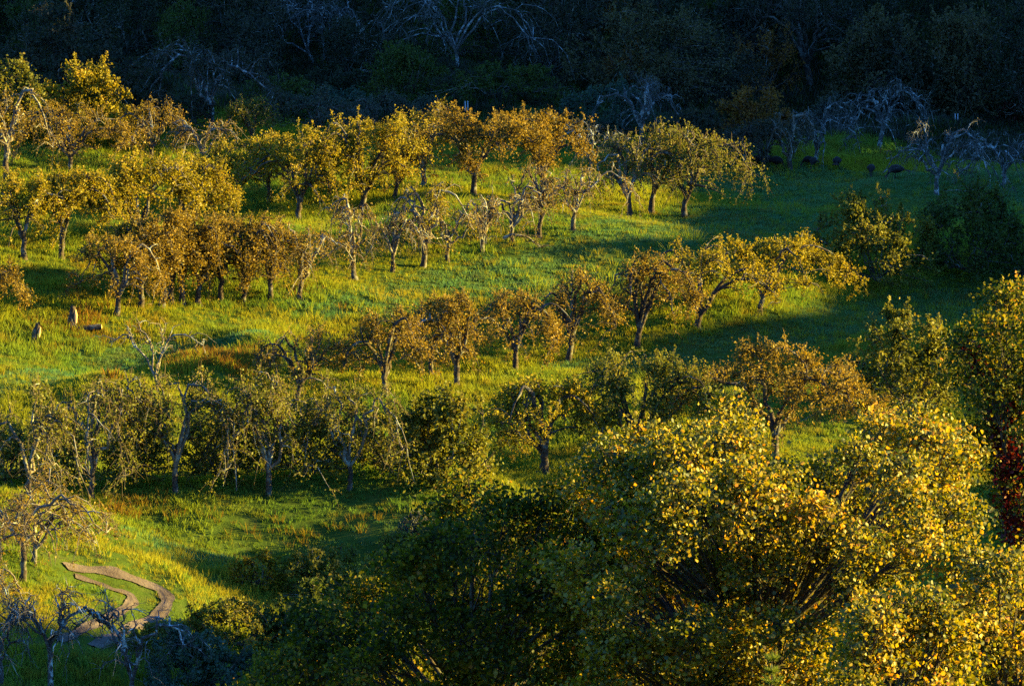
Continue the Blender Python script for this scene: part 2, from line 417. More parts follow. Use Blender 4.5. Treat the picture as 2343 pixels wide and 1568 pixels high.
    lob = 1 + .20 * np.sin(ph * 2 + seed) + .14 * np.sin(ph * 3 + seed * 1.7) + .09 * np.sin(ph * 5 + 2 * seed)
    rim = .10 if bush else (.52 - .38 * droop)
    zz = Ht * (rim + (1 - rim) * np.sqrt(np.clip(1 - rho ** 2.4 * .98, 0, 1))) * rng.uniform(.9, 1.0, m)
    zz = zz * (1 - .16 * (np.sin(ph + seed * 1.3) * .5 + .5) * rho)
    thick = Ht * (rng.uniform(0, 1, m) ** 1.5) * (.55 if bush else .30) * (1 if bush else .6 + .4 * rho)
    tgt = np.stack([np.cos(ph) * Rx * rho * lob * .94 + ox, np.sin(ph) * Ry * rho * lob * .94, np.maximum(zz - thick, .12 * Ht)], -1)
    use = rng.random(m) < {'bush': .95, 'leafy': .85, 'bare': .45}[style]
    # start each from the limb point that lies nearest below it
    lpf = LP[:, 2:].reshape(-1, 3); kf = np.tile(np.arange(2, K), n); lf = np.repeat(np.arange(n), K - 2)
    dm = np.linalg.norm(tgt[:, None] - lpf[None], axis=2) + np.where(lpf[None, :, 2] > tgt[:, None, 2] + .2, .6, 0)
    near = dm.argmin(1)
    st2 = lpf[near]; li = np.where(use, lf[near], li); k = np.where(use, np.minimum(kf[near], K - 2), k)
    st = np.where(use[:, None], st2, st); en = np.where(use[:, None], tgt, en)
    c1 = np.where(use[:, None], st2 * .5 + tgt * .5 + dz * (.14 * Ht * (1 if not bush else .2)), c1)
    en[:, 2] = np.clip(en[:, 2], .12 * Ht if low is None else low * Ht, Ht * .99)
    K2 = 6; SP = wob(bez(st, c1, en, K2), .02 * Ht * (1.2 if style == 'bare' else .9), rng)
    rs = np.maximum(rl[li, k] * .55, .024 * (Ht / 4.5))[:, None] * (1 - np.linspace(0, 1, K2)[None]) ** .8 + .007
    for q_ in range(n):
        g = Geo(); vv, ff = tubes(LP[q_:q_ + 1], rl[q_:q_ + 1], 6); g.add(vv, ff)
        sel = li == q_; vv, ff = tubes(SP[sel], rs[sel], 4); g.add(vv, ff)
        link("branch", g.mesh("branch", M['barkpale'] if (bark == 'bark' and rng.random() < (.8 if style == 'bare' else .12)) else M[bark], True), root)
    # twigs
    ntw = int({'bare': 300, 'leafy': 260, 'bush': 200}[style] * twigs)
    pw = rng.uniform(.2, 1, n) ** 1.2; pb = pw[li]; pb /= pb.sum()
    bi = rng.choice(m, ntw, p=pb); ki = rng.integers(1, K2, ntw)
    st = SP[bi, ki]; tan = unit(SP[bi, ki] - SP[bi, ki - 1])
    d = unit(tan * .7 + rng.normal(0, .7, (ntw, 3))); Lg = rng.uniform(.25, .75, ntw)[:, None] * (Ht / 4.5)
    up = .45 if bush else (-.55 * droop if style == 'bare' else 0.05)
    en = st + d * Lg + dz * Lg * up; c1 = st + d * Lg * .5 + dz * Lg * .15
    TP = wob(bez(st, c1, en, 3), .035, rng)
    # sprouts: straight upright shoots
    hi = SP.reshape(-1, 3); hi = hi[hi[:, 2] > Ht * (.45 if bush else .6)]
    ns = int((60 if bush else 42) * sprout)
    if len(hi) and ns:
        st = hi[rng.integers(0, len(hi), ns)]; ln = rng.uniform(.2, .62, ns)[:, None] * (Ht / 4.6)
        en = st + dz * ln + rng.normal(0, .06, (ns, 3)); UPs = wob(bez(st, (st + en) / 2, en, 3), .012, rng)
        TP = np.concatenate([TP, UPs])
    rt = np.linspace(.012, .005, 3)[None] * np.ones((len(TP), 1)) * (Ht / 4.5) ** .5
    g = Geo(); vv, ff = tubes(TP, rt, 3); g.add(vv, ff)
    o = link("twigs", g.mesh("twigs", M['twig'] if bark not in ('barkblue', 'deadbark') else M['bluetwig']), root); o['kind'] = 'stuff'
    # foliage
    N = leafn if leafn is not None else {'bare': 900, 'leafy': 5200, 'bush': 6500}[style]
    N = int(N * {'leafy': 1.75, 'bare': 1.6, 'bush': 1.3}[style])
    if N:
        lw = rng.uniform(.15, 1, n) ** (1.6 if style == 'bare' else .7)
        A = int(N * .55); C = []
        b = rng.choice(len(TP), A); w = rng.uniform(0, 1, A)[:, None] * 1.99
        k0 = w.astype(int)[:, 0]; fr = w - k0[:, None]
        C.append(TP[b, k0] * (1 - fr) + TP[b, k0 + 1] * fr + rng.normal(0, .05, (A, 3)))
        pl = lw[li] * rng.uniform(.1, 1, m); pl /= pl.sum()
        b = rng.choice(m, N - A, p=pl); kk = rng.integers(1, K2, N - A)
        C.append(SP[b, kk] + rng.normal(0, 1, (N - A, 3)) * np.array([nleaf_sig, nleaf_sig, nleaf_sig * .8]) * (Ht / 4.5))
        C = np.concatenate(C); C = C[C[:, 2] > .08 * Ht]
        hue = np.clip(.5 + .28 * np.sin(C[:, 0] * 1.7 + seed) * np.sin(C[:, 2] * 2.1 + seed * 2) + rng.normal(0, .22, len(C)), 0, 1)
        g = Geo(); g.add(*leaves(C, leafsize * (1.28 if bush else .94) * (Ht / 4.5) ** .3, hue, rng))
        o = link("foliage", g.mesh("foliage", M[pal]), root); o['kind'] = 'stuff'
    return root

TREES = []
def T(*a, **k): TREES.append((a, k))
AP, BU = 'apple_tree', 'bush'
# far lit row, left
T(AP, "old weeping apple tree at the left edge with pale peeling top limb", 15, 418, -60, 115, 215, 'bare', 'brown', bark='bark', leafn=1800, droop=.8)
T(AP, "weeping leafy apple tree in front of the tall golden bush", 160, 398, 55, 275, 248, 'leafy', 'brown', leafn=3600, droop=.8, twigs=1.6)
T(BU, "tall golden bush at the edge of the dark wood, lit from the right", 200, 335, 90, 306, 130, 'bush', 'gold', leafn=13000, twigs=1.2)
T(BU, "olive bush at the left edge beside the tall golden bush", 40, 330, -50, 110, 132, 'bush', 'olive', leafn=8000)
T(AP, "spindly apple tree with a tuft of sprouts between weeping tree and dark bare trunk", 345, 372, 290, 425, 246, 'leafy', 'brown', leafn=1900, droop=.6)
T(AP, "dark bare-trunked apple tree with pale drooping twigs above the golden crowns", 463, 388, 395, 570, 278, 'bare', 'brown', leafn=500, droop=.8)
T(AP, "small round-topped apple tree, first of the dull crowns against the dark wood", 577, 345, 532, 622, 228, 'leafy', 'olive', leafn=2600, sprout=1.6)
T(AP, "dull green apple tree with a wide ragged crown behind the gold crowns", 725, 330, 640, 795, 222, 'leafy', 'grey', leafn=4000, sprout=1.6)
T(AP, "greyish apple tree just left of the far green clearing", 858, 312, 795, 925, 220, 'leafy', 'grey', leafn=3000, sprout=1.6)
T(BU, "small grey-green bush beside the far pair of white stakes", 985, 290, 930, 1040, 215, 'bush', 'grey', leafn=2500)
# second lit row
T(AP, "golden apple tree with a forked dark trunk left of the vase-shaped tree group", 530, 492, 478, 645, 330, 'leafy', 'gold', leafn=6000, droop=.4)
T(AP, "gold apple tree with a stout dark trunk above the green slope", 682, 508, 600, 805, 318, 'leafy', 'gold', leafn=7000, droop=.5)
T(AP, "vase-shaped golden apple tree, the fullest crown of the far row", 828, 492, 748, 958, 286, 'leafy', 'gold', leafn=9000, droop=.3, fork=.22)
T(AP, "apple tree with bright pale crooked limbs rising out of the brown crowns", 968, 430, 905, 1050, 252, 'leafy', 'gold', bark='barkpale', leafn=2000, sprout=1.6)
T(AP, "brown-gold apple tree with a broad upright crown and hidden trunk", 1085, 448, 985, 1205, 262, 'leafy', 'brown', leafn=9000, sprout=2.2, droop=.25)
T(AP, "brownish apple tree at the right end of the broad upright crowns", 1245, 452, 1180, 1325, 270, 'leafy', 'brown', leafn=5500, sprout=2.2, droop=.25)
T(AP, "small shaded apple tree with arching grey twigs behind the lit row", 1350, 405, 1290, 1430, 278, 'bare', 'dusk', bark='barkblue', leafn=900, droop=.7)
T(AP, "golden apple tree filling the gap between the forked dark trunk and the stout one", 612, 468, 545, 690, 318, 'leafy', 'gold', leafn=5500, droop=.4)
T(AP, "brown-leaved apple tree squeezed between the stout trunk and the vase-shaped tree", 752, 455, 700, 805, 328, 'leafy', 'brown', leafn=3500, droop=.4)
T(AP, "brown apple tree touching the vase-shaped tree on its right side", 905, 462, 865, 975, 335, 'leafy', 'brown', leafn=3500, droop=.4)
T(AP, "low golden apple tree behind the two leafy ones at the far left", 215, 480, 140, 300, 395, 'leafy', 'gold', leafn=3500, droop=.4)
T(BU, "grey-brown twiggy thicket in front of the wood above the bare dark trunk", 400, 290, 300, 500, 205, 'bush', 'dusk', leafn=3500)
T(BU, "dark green thicket in the wood edge above the far dull crowns", 640, 262, 545, 740, 165, 'bush', 'green', leafn=5000)
T(BU, "dark thicket between the golden bush and the wood", 330, 250, 260, 400, 150, 'bush', 'dark', leafn=5000)
T(BU, "blue-green undergrowth bush below the dead silver trees", 760, 268, 660, 880, 195, 'bush', 'teal', leafn=4500)
# bare trees of the middle rows
T(AP, "thin bare apple tree with a broken arching limb above the fallen branch", 1175, 556, 1105, 1240, 418, 'bare', 'brown', leafn=700, droop=.6)
T(AP, "bare apple tree with a straight speckled trunk right of the broken-limbed one", 1236, 545, 1185, 1305, 388, 'bare', 'brown', leafn=600, droop=.6)
T(AP, "bare apple tree with a side limb curving up from its foot", 1310, 528, 1235, 1425, 385, 'bare', 'brown', leafn=500, droop=.75)
T(AP, "twiggy apple tree with leafy top, left of the three at the lane end", 1440, 498, 1375, 1510, 322, 'bare', 'olive', leafn=2200, droop=.6, sprout=1.8)
T(AP, "apple tree with a short thick trunk, middle of the three at the lane end", 1492, 492, 1455, 1590, 298, 'leafy', 'olive', leafn=3000, droop=.5, sprout=2.2)
T(AP, "twiggy apple tree reaching right into the shade, last of the three at the lane end", 1568, 497, 1520, 1695, 305, 'leafy', 'olive', leafn=2600, droop=.7, sprout=2, twigs=1.6)
T(AP, "bare apple tree with crooked lit top, leftmost of five bare ones in the middle", 812, 640, 735, 872, 470, 'bare', 'brown', leafn=500, droop=.6)
T(AP, "bare apple tree leaning right with umbrella limbs, second of the five bare ones", 897, 622, 845, 965, 480, 'bare', 'brown', leafn=300, droop=.65)
T(AP, "apple tree with leafy top shoots over bare drooping limbs", 966, 612, 905, 1065, 432, 'bare', 'gold', leafn=1400, droop=.7, sprout=2.2)
T(AP, "bare apple tree with a thick straight orange-lit trunk", 1025, 600, 955, 1115, 468, 'bare', 'brown', leafn=500, droop=.7)
T(AP, "slim bare apple tree at the right end of the five bare ones", 1105, 582, 1055, 1160, 455, 'bare', 'brown', leafn=200, droop=.6)
# left middle
T(AP, "leafy apple tree at the far left standing on the sunlit slope", 55, 592, -20, 135, 412, 'leafy', 'gold', leafn=6500, droop=.4)
T(AP, "leafy apple tree with a low forked trunk, second from the left on the sunlit slope", 138, 590, 85, 250, 400, 'leafy', 'gold', leafn=6500, droop=.4)
T(AP, "golden apple tree with its trunk hidden behind the brown front row, left one", 320, 585, 235, 425, 372, 'leafy', 'gold', leafn=8500, droop=.3)
T(AP, "golden apple tree with its trunk hidden behind the brown front row, right one", 440, 575, 360, 520, 385, 'leafy', 'gold', leafn=7000, droop=.3)
T(AP, "apple tree on a leaning dark lit-edged trunk, leftmost of the long brown row", 268, 720, 195, 350, 548, 'leafy', 'brown', leafn=4200, droop=.6)
T(AP, "apple tree with a V-shaped trunk, second in the long brown row", 322, 702, 265, 395, 520, 'leafy', 'brown', leafn=4500, droop=.5)
T(AP, "apple tree with a double trunk, third in the long brown row", 367, 702, 315, 440, 495, 'leafy', 'brown', leafn=5000, droop=.4)
T(AP, "slim dark-trunked apple tree in the thick of the long brown row", 393, 697, 345, 460, 510, 'leafy', 'brown', leafn=4000, droop=.5)
T(AP, "apple tree with two lit stems right of the slim dark one in the brown row", 417, 695, 370, 490, 505, 'leafy', 'brown', leafn=4200, droop=.5)
T(AP, "apple tree on a short bulging trunk in the middle of the long brown row", 457, 700, 405, 535, 512, 'leafy', 'brown', leafn=4500, droop=.6)
T(AP, "apple tree leaning slightly with a twiggy low crown right of the bulging trunk", 507, 693, 455, 590, 510, 'leafy', 'brown', leafn=4300, droop=.6, twigs=1.5)
T(AP, "apple tree with two limbs splitting at the ground in the long brown row", 557, 692, 510, 640, 515, 'leafy', 'brown', leafn=3600, droop=.6, twigs=1.5, fork=.14)
T(AP, "apple tree with a straight dark trunk, second from the right in the long brown row", 617, 685, 560, 690, 515, 'bare', 'brown', leafn=2300, droop=.6)
T(AP, "apple tree weeping to the right at the right end of the long brown row", 683, 684, 635, 805, 522, 'bare', 'brown', leafn=1200, droop=.85, twigs=1.3)
T(AP, "brown twiggy apple tree cut off by the left edge above the stumps", -22, 735, -110, 50, 610, 'leafy', 'brown', leafn=3600, droop=.7)
# front middle row on the grassy bank
T(AP, "small crooked apple tree with sparse brown leaves beside the weedy bank", 683, 920, 620, 785, 762, 'leafy', 'brown', leafn=1500, droop=.4, twigs=1.2)
T(AP, "umbrella-shaped apple tree with dark flat branches, left of the twin crowns", 880, 908, 785, 965, 722, 'leafy', 'brown', leafn=3600, droop=.5)
T(AP, "apple tree with a thick black trunk and matted brown crown", 1045, 886, 950, 1120, 688, 'leafy', 'brown', leafn=4600, droop=.5, twigs=1.5)
T(AP, "thin apple tree standing just left of the thick black trunk", 985, 862, 925, 1040, 705, 'leafy', 'brown', leafn=1800, droop=.5)
T(AP, "apple tree with lit trunk base and a pale arching limb in its crown", 1176, 850, 1095, 1270, 676, 'leafy', 'brown', leafn=3300, droop=.6, twigs=1.5)
T(AP, "tall narrow apple tree in the middle of the grassy bank", 1300, 828, 1250, 1395, 636, 'leafy', 'brown', leafn=2600, droop=.6, twigs=1.4)
T(AP, "apple tree forked low with rust-brown leaves beside the lane bend", 1455, 796, 1410, 1560, 596, 'leafy', 'brown', leafn=3800, droop=.5, fork=.18)
T(AP, "spreading apple tree with pale crossing limbs on a short stout trunk", 1597, 752, 1500, 1745, 578, 'leafy', 'gold', leafn=5000, droop=.45, fork=.2, rscale=1.2)
T(AP, "broad golden apple tree, the widest crown on the right of the bank", 1738, 722, 1640, 1900, 560, 'leafy', 'gold', leafn=11000, droop=.6, fork=.3)
T(BU, "brown-gold bush half in shade right of the widest golden crown", 2010, 655, 1840, 2155, 442, 'bush', 'olive', leafn=13000, sprout=1.6)
T(BU, "dark olive bush in the shade beside the brown-gold bush", 2210, 640, 2080, 2345, 400, 'bush', 'green', leafn=12000, twigs=1.4)
T(BU, "low green bush at the right edge in the shade", 2330, 640, 2245, 2420, 500, 'bush', 'green', leafn=5000)
T(AP, "leafless forked young tree standing alone in front of the shaded hollow", 358, 895, 255, 450, 745, 'bare', 'brown', bark='barkpale', leafn=60, droop=.15, fork=.22, nl=4, twigs=.25, sprout=0.3, rscale=.5)
# near row
T(AP, "sprouting apple tree at the left end of the near row", 70, 1150, -20, 160, 900, 'bare', 'olive', leafn=2176, sprout=3, droop=.85, twigs=1.5, rscale=.7)
T(AP, "tangled apple tree with a slim lit trunk, second in the near row", 210, 1142, 130, 335, 872, 'bare', 'olive', leafn=2343, sprout=3, droop=.85, twigs=1.5, rscale=.7)
T(AP, "tangled apple tree with dangling lit branches, third in the near row", 405, 1130, 290, 530, 850, 'bare', 'olive', leafn=2845, sprout=3, droop=.85, twigs=1.5, rscale=.7)
T(AP, "tangled apple tree with a dark split trunk, fourth in the near row", 613, 1135, 490, 710, 865, 'bare', 'olive', leafn=3013, sprout=3, droop=.85, twigs=1.5, rscale=.7)
T(AP, "tangled apple tree with a glowing trunk base, fifth in the near row", 797, 1122, 680, 905, 890, 'bare', 'olive', leafn=3013, sprout=3, droop=.85, twigs=1.5, rscale=.7)
T(BU, "dense round olive-gold bush between the tangled trees and the maple", 1010, 1115, 895, 1140, 868, 'bush', 'olive', leafn=12000)
T(AP, "leafy apple tree with a bright stout trunk foot beside the maple crown", 1250, 1092, 1120, 1350, 880, 'leafy', 'gold', leafn=8000, droop=.55, rscale=1.3)
T(AP, "dense apple tree with a dark looped limb just above the maple", 1450, 1080, 1335, 1600, 828, 'leafy', 'olive', leafn=9500, droop=.6, sprout=2)
T(AP, "apple tree with long pale arching branches behind the maple crown", 1775, 1060, 1560, 1960, 806, 'leafy', 'brown', leafn=9500, droop=.8, twigs=2)
T(BU, "grey-green sprouting bush in the shade behind the maple on the right", 2080, 950, 1935, 2215, 690, 'bush', 'olive', leafn=11000, sprout=1.6)
T(BU, "dark low bush in the shade left of the grey-green sprouting one", 1935, 930, 1860, 2030, 800, 'bush', 'green', leafn=4000)
T(BU, "olive brush thicket with upright shoots between the second and third tangled trees", 310, 1108, 220, 415, 915, 'bush', 'olive', leafn=3500, sprout=2.2, twigs=1.5)
T(BU, "olive brush thicket with upright shoots between the third and fourth tangled trees", 510, 1105, 405, 625, 905, 'bush', 'olive', leafn=4000, sprout=2.2, twigs=1.5)
T(BU, "olive brush thicket with upright shoots between the fourth and fifth tangled trees", 710, 1098, 605, 815, 910, 'bush', 'olive', leafn=4000, sprout=2.2, twigs=1.5)
T(BU, "olive brush thicket with upright shoots left of the slim-trunked tangled tree", 130, 1112, 45, 225, 930, 'bush', 'olive', leafn=3000, sprout=2.2, twigs=1.5)
T(BU, "olive brush thicket with upright shoots right of the fifth tangled tree", 880, 1085, 785, 975, 915, 'bush', 'olive', leafn=3500, sprout=2.2, twigs=1.5)
T(BU, "olive brush thicket with upright shoots at the left edge behind the sprouting tree", 10, 1112, -75, 90, 940, 'bush', 'olive', leafn=2500, sprout=2.2, twigs=1.5)
# lower left
T(AP, "large apple tree with a sweeping right-hand limb above the dirt track", 50, 1325, -110, 228, 1105, 'bare', 'brown', leafn=1000, droop=.65, twigs=3, fork=.42, rscale=.85)
T(AP, "thinner dark apple tree right behind the large one above the track", 78, 1288, -10, 200, 1140, 'bare', 'brown', leafn=900, droop=.6)
T(AP, "twiggy apple tree cut off by the left edge below the large one", -40, 1420, -130, 42, 1290, 'bare', 'brown', leafn=800, droop=.7)
T(AP, "dead apple tree with a broken arched limb in the shaded lower left corner", 120, 1640, -20, 240, 1400, 'bare', 'teal', bark='deadbark', leafn=0, droop=.5, twigs=1.1, fork=.5, nl=5, sprout=0, rscale=.7)
T(AP, "dead apple tree with a lichen-white crooked limb left of the teal bush", 300, 1680, 180, 410, 1450, 'bare', 'teal', bark='deadbark', leafn=0, droop=.4, twigs=1.1, nl=5, sprout=0, rscale=.7)
T(AP, "dead leaning tree at the very lower left corner", 0, 1640, -70, 70, 1395, 'bare', 'teal', bark='deadbark', leafn=0, droop=.5, twigs=1.1, nl=4, sprout=0, rscale=.7)
T(BU, "small orange-brown bush with bright leaves below the dark ditch", 590, 1345, 520, 665, 1255, 'bush', 'gold', leafn=3000)
T(BU, "lit olive bush in the middle of the row below the ditch", 740, 1370, 630, 855, 1242, 'bush', 'olive', leafn=6500, sprout=1.6)
T(BU, "pointed bush at the right end of the row below the ditch", 905, 1330, 848, 965, 1210, 'bush', 'olive', leafn=3500, sprout=1.8)
T(BU, "faint bush at the dark maple's left shoulder above the pointed bush", 960, 1235, 905, 1010, 1165, 'bush', 'grey', leafn=1800)
T(BU, "dark green shrub standing below the lit olive bush", 690, 1500, 600, 800, 1320, 'bush', 'green', leafn=7000)
T(BU, "yellow-lit shrub right of the track's end", 530, 1480, 410, 650, 1362, 'bush', 'olive', leafn=6500)
T(BU, "wide teal shrub in shade at the bottom left of centre", 440, 1610, 290, 610, 1425, 'bush', 'teal', leafn=9500)
T(BU, "dull shrub between the teal shrub and the dark maple", 660, 1640, 560, 770, 1450, 'bush', 'green', leafn=6000)
T(BU, "low weedy shrub right beside the dirt track", 350, 1495, 270, 420, 1415, 'bush', 'olive', leafn=2500)
# shaded orchard on the right
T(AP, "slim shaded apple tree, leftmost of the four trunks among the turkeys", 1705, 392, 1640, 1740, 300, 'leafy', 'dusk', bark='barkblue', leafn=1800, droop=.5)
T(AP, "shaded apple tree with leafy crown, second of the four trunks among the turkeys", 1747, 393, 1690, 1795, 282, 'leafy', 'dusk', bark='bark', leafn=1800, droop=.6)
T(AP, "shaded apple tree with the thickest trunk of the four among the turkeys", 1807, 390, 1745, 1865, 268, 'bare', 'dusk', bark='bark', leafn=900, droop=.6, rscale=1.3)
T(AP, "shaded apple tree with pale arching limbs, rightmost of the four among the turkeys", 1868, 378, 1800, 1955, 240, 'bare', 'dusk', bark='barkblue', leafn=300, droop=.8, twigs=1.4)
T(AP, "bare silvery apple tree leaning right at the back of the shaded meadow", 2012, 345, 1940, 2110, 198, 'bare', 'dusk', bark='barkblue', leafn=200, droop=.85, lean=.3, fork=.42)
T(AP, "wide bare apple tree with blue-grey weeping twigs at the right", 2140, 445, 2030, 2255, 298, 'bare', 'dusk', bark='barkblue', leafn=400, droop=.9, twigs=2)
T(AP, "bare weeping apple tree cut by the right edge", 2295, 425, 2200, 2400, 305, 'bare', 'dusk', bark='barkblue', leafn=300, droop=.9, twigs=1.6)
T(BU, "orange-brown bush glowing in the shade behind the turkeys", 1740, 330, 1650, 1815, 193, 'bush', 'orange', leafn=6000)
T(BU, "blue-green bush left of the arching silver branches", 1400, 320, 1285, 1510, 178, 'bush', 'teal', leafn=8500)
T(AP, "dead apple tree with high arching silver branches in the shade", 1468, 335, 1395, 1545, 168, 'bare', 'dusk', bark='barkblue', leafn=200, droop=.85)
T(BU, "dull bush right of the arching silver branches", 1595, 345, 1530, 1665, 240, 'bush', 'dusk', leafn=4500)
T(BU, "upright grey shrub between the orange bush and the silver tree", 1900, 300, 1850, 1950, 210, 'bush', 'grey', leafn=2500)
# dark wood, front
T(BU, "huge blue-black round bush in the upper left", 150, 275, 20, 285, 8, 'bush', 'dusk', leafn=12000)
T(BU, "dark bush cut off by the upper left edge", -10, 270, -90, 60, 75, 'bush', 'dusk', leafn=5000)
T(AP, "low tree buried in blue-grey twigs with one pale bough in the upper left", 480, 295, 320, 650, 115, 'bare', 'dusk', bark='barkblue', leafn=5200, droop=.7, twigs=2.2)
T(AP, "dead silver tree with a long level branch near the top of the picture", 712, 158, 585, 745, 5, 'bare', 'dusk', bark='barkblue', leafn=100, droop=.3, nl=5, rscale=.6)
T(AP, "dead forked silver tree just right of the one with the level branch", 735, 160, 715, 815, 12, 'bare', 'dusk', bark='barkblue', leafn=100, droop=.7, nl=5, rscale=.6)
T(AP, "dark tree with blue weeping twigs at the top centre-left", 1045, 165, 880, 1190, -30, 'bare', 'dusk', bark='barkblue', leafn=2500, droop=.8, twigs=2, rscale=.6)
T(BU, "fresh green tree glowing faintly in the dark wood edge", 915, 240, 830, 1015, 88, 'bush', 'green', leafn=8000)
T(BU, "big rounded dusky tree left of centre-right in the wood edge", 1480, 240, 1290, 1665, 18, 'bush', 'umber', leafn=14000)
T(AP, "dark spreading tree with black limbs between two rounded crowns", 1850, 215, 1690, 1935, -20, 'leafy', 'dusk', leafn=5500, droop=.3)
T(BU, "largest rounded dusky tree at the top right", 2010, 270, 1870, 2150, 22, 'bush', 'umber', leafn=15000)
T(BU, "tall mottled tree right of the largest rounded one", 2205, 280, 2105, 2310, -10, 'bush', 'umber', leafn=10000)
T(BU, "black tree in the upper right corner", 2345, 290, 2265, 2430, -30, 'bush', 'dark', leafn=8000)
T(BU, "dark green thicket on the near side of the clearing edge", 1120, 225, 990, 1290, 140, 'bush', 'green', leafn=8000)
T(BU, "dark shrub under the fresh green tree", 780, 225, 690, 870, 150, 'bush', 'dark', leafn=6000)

for i, (a, k) in enumerate(TREES):
    nm, lab, u, v, u0, u1, vt, sty, pal = a
    if lab.startswith(("fresh green tree", "big rounded", "largest rounded", "tall mottled", "black tree")): nm = 'tree'
    cat = {'apple_tree': 'apple tree', 'bush': 'bush', 'tree': 'tree'}[nm]
    grp = {'apple_tree': 'old orchard trees', 'bush': 'bushes', 'tree': 'woodland trees'}[nm]
    build_tree(nm, lab, cat, grp, u, v, u0, u1, vt, sty, pal, seed=i, **k)

# dark wood behind: copies of six built trees
protos = []
for j, (pal, lf) in enumerate((('dark', 6500), ('dusk', 6500), ('green', 6000), ('dark', 5500), ('dusk', 6000), ('orange', 3500), ('red', 2500))):
    protos.append(build_tree('tree', "x", 'tree', 'trees of the dark wood', 0, 230, -120, 120, 20, 'bush', pal, seed=300 + j, leafn=lf, loc=(0, 330, 0)))
WOOD = [(x_, y_) for x_, y_ in ((-41, 316), (-36.5, 318), (-31, 317), (-22, 319), (-17.5, 317), (-11, 318), (7.5, 316.5), (14, 318), (28, 318), (33, 317))] + \
       [(-40 + 7.2 * k + 1.7 * math.sin(k * 3.1), 323 + 2.2 * math.sin(k * 1.9)) for k in range(12)] + \
       [(-43 + 6.6 * k + 1.7 * math.sin(k * 2.1), 333 + 2.5 * math.sin(k * 2.7)) for k in range(14)] + \
       [(-46 + 7.4 * k, 344 + 3 * math.sin(k * 1.3)) for k in range(13)]
WL = {0: "dark green tree massed in the wood along the top", 1: "blue-grey tree massed in the wood along the top", 2: "mid green tree massed in the wood along the top",
      3: "dark green tree massed in the wood along the top", 4: "blue-grey tree massed in the wood along the top", 5: "orange-leaved tree half hidden in the wood along the top", 6: "crimson-leaved sapling half hidden in the wood along the top"}
used = set()
for k, (x, y) in enumerate(WOOD):
    j = [0, 1, 3, 2, 4, 0, 5, 1, 3, 6, 4, 2][k % 12]
    src = protos[j]
    if j in used:
        r = src.copy(); S.collection.objects.link(r)
        for ch in list(src.children):
            c = ch.copy(); S.collection.objects.link(c); c.parent = r
    else: r = src; used.add(j)
    sc = RNG.uniform(.75, 1.15) * (.72 if k < 10 else 1) * (.5 if j == 6 else .8 if j == 5 else 1)
    r.location = (x, y, float(zt(x, y)) - .05); r.rotation_euler = (0, 0, RNG.uniform(0, 6)); r.scale = (sc, sc, sc * RNG.uniform(.95, 1.25))
    r['label'] = WL[j]; r['group'] = {0: 'dark green wood trees', 3: 'dark green wood trees', 1: 'blue-grey wood trees', 4: 'blue-grey wood trees', 2: 'mid green wood trees', 5: 'orange wood trees', 6: 'crimson saplings'}[j]

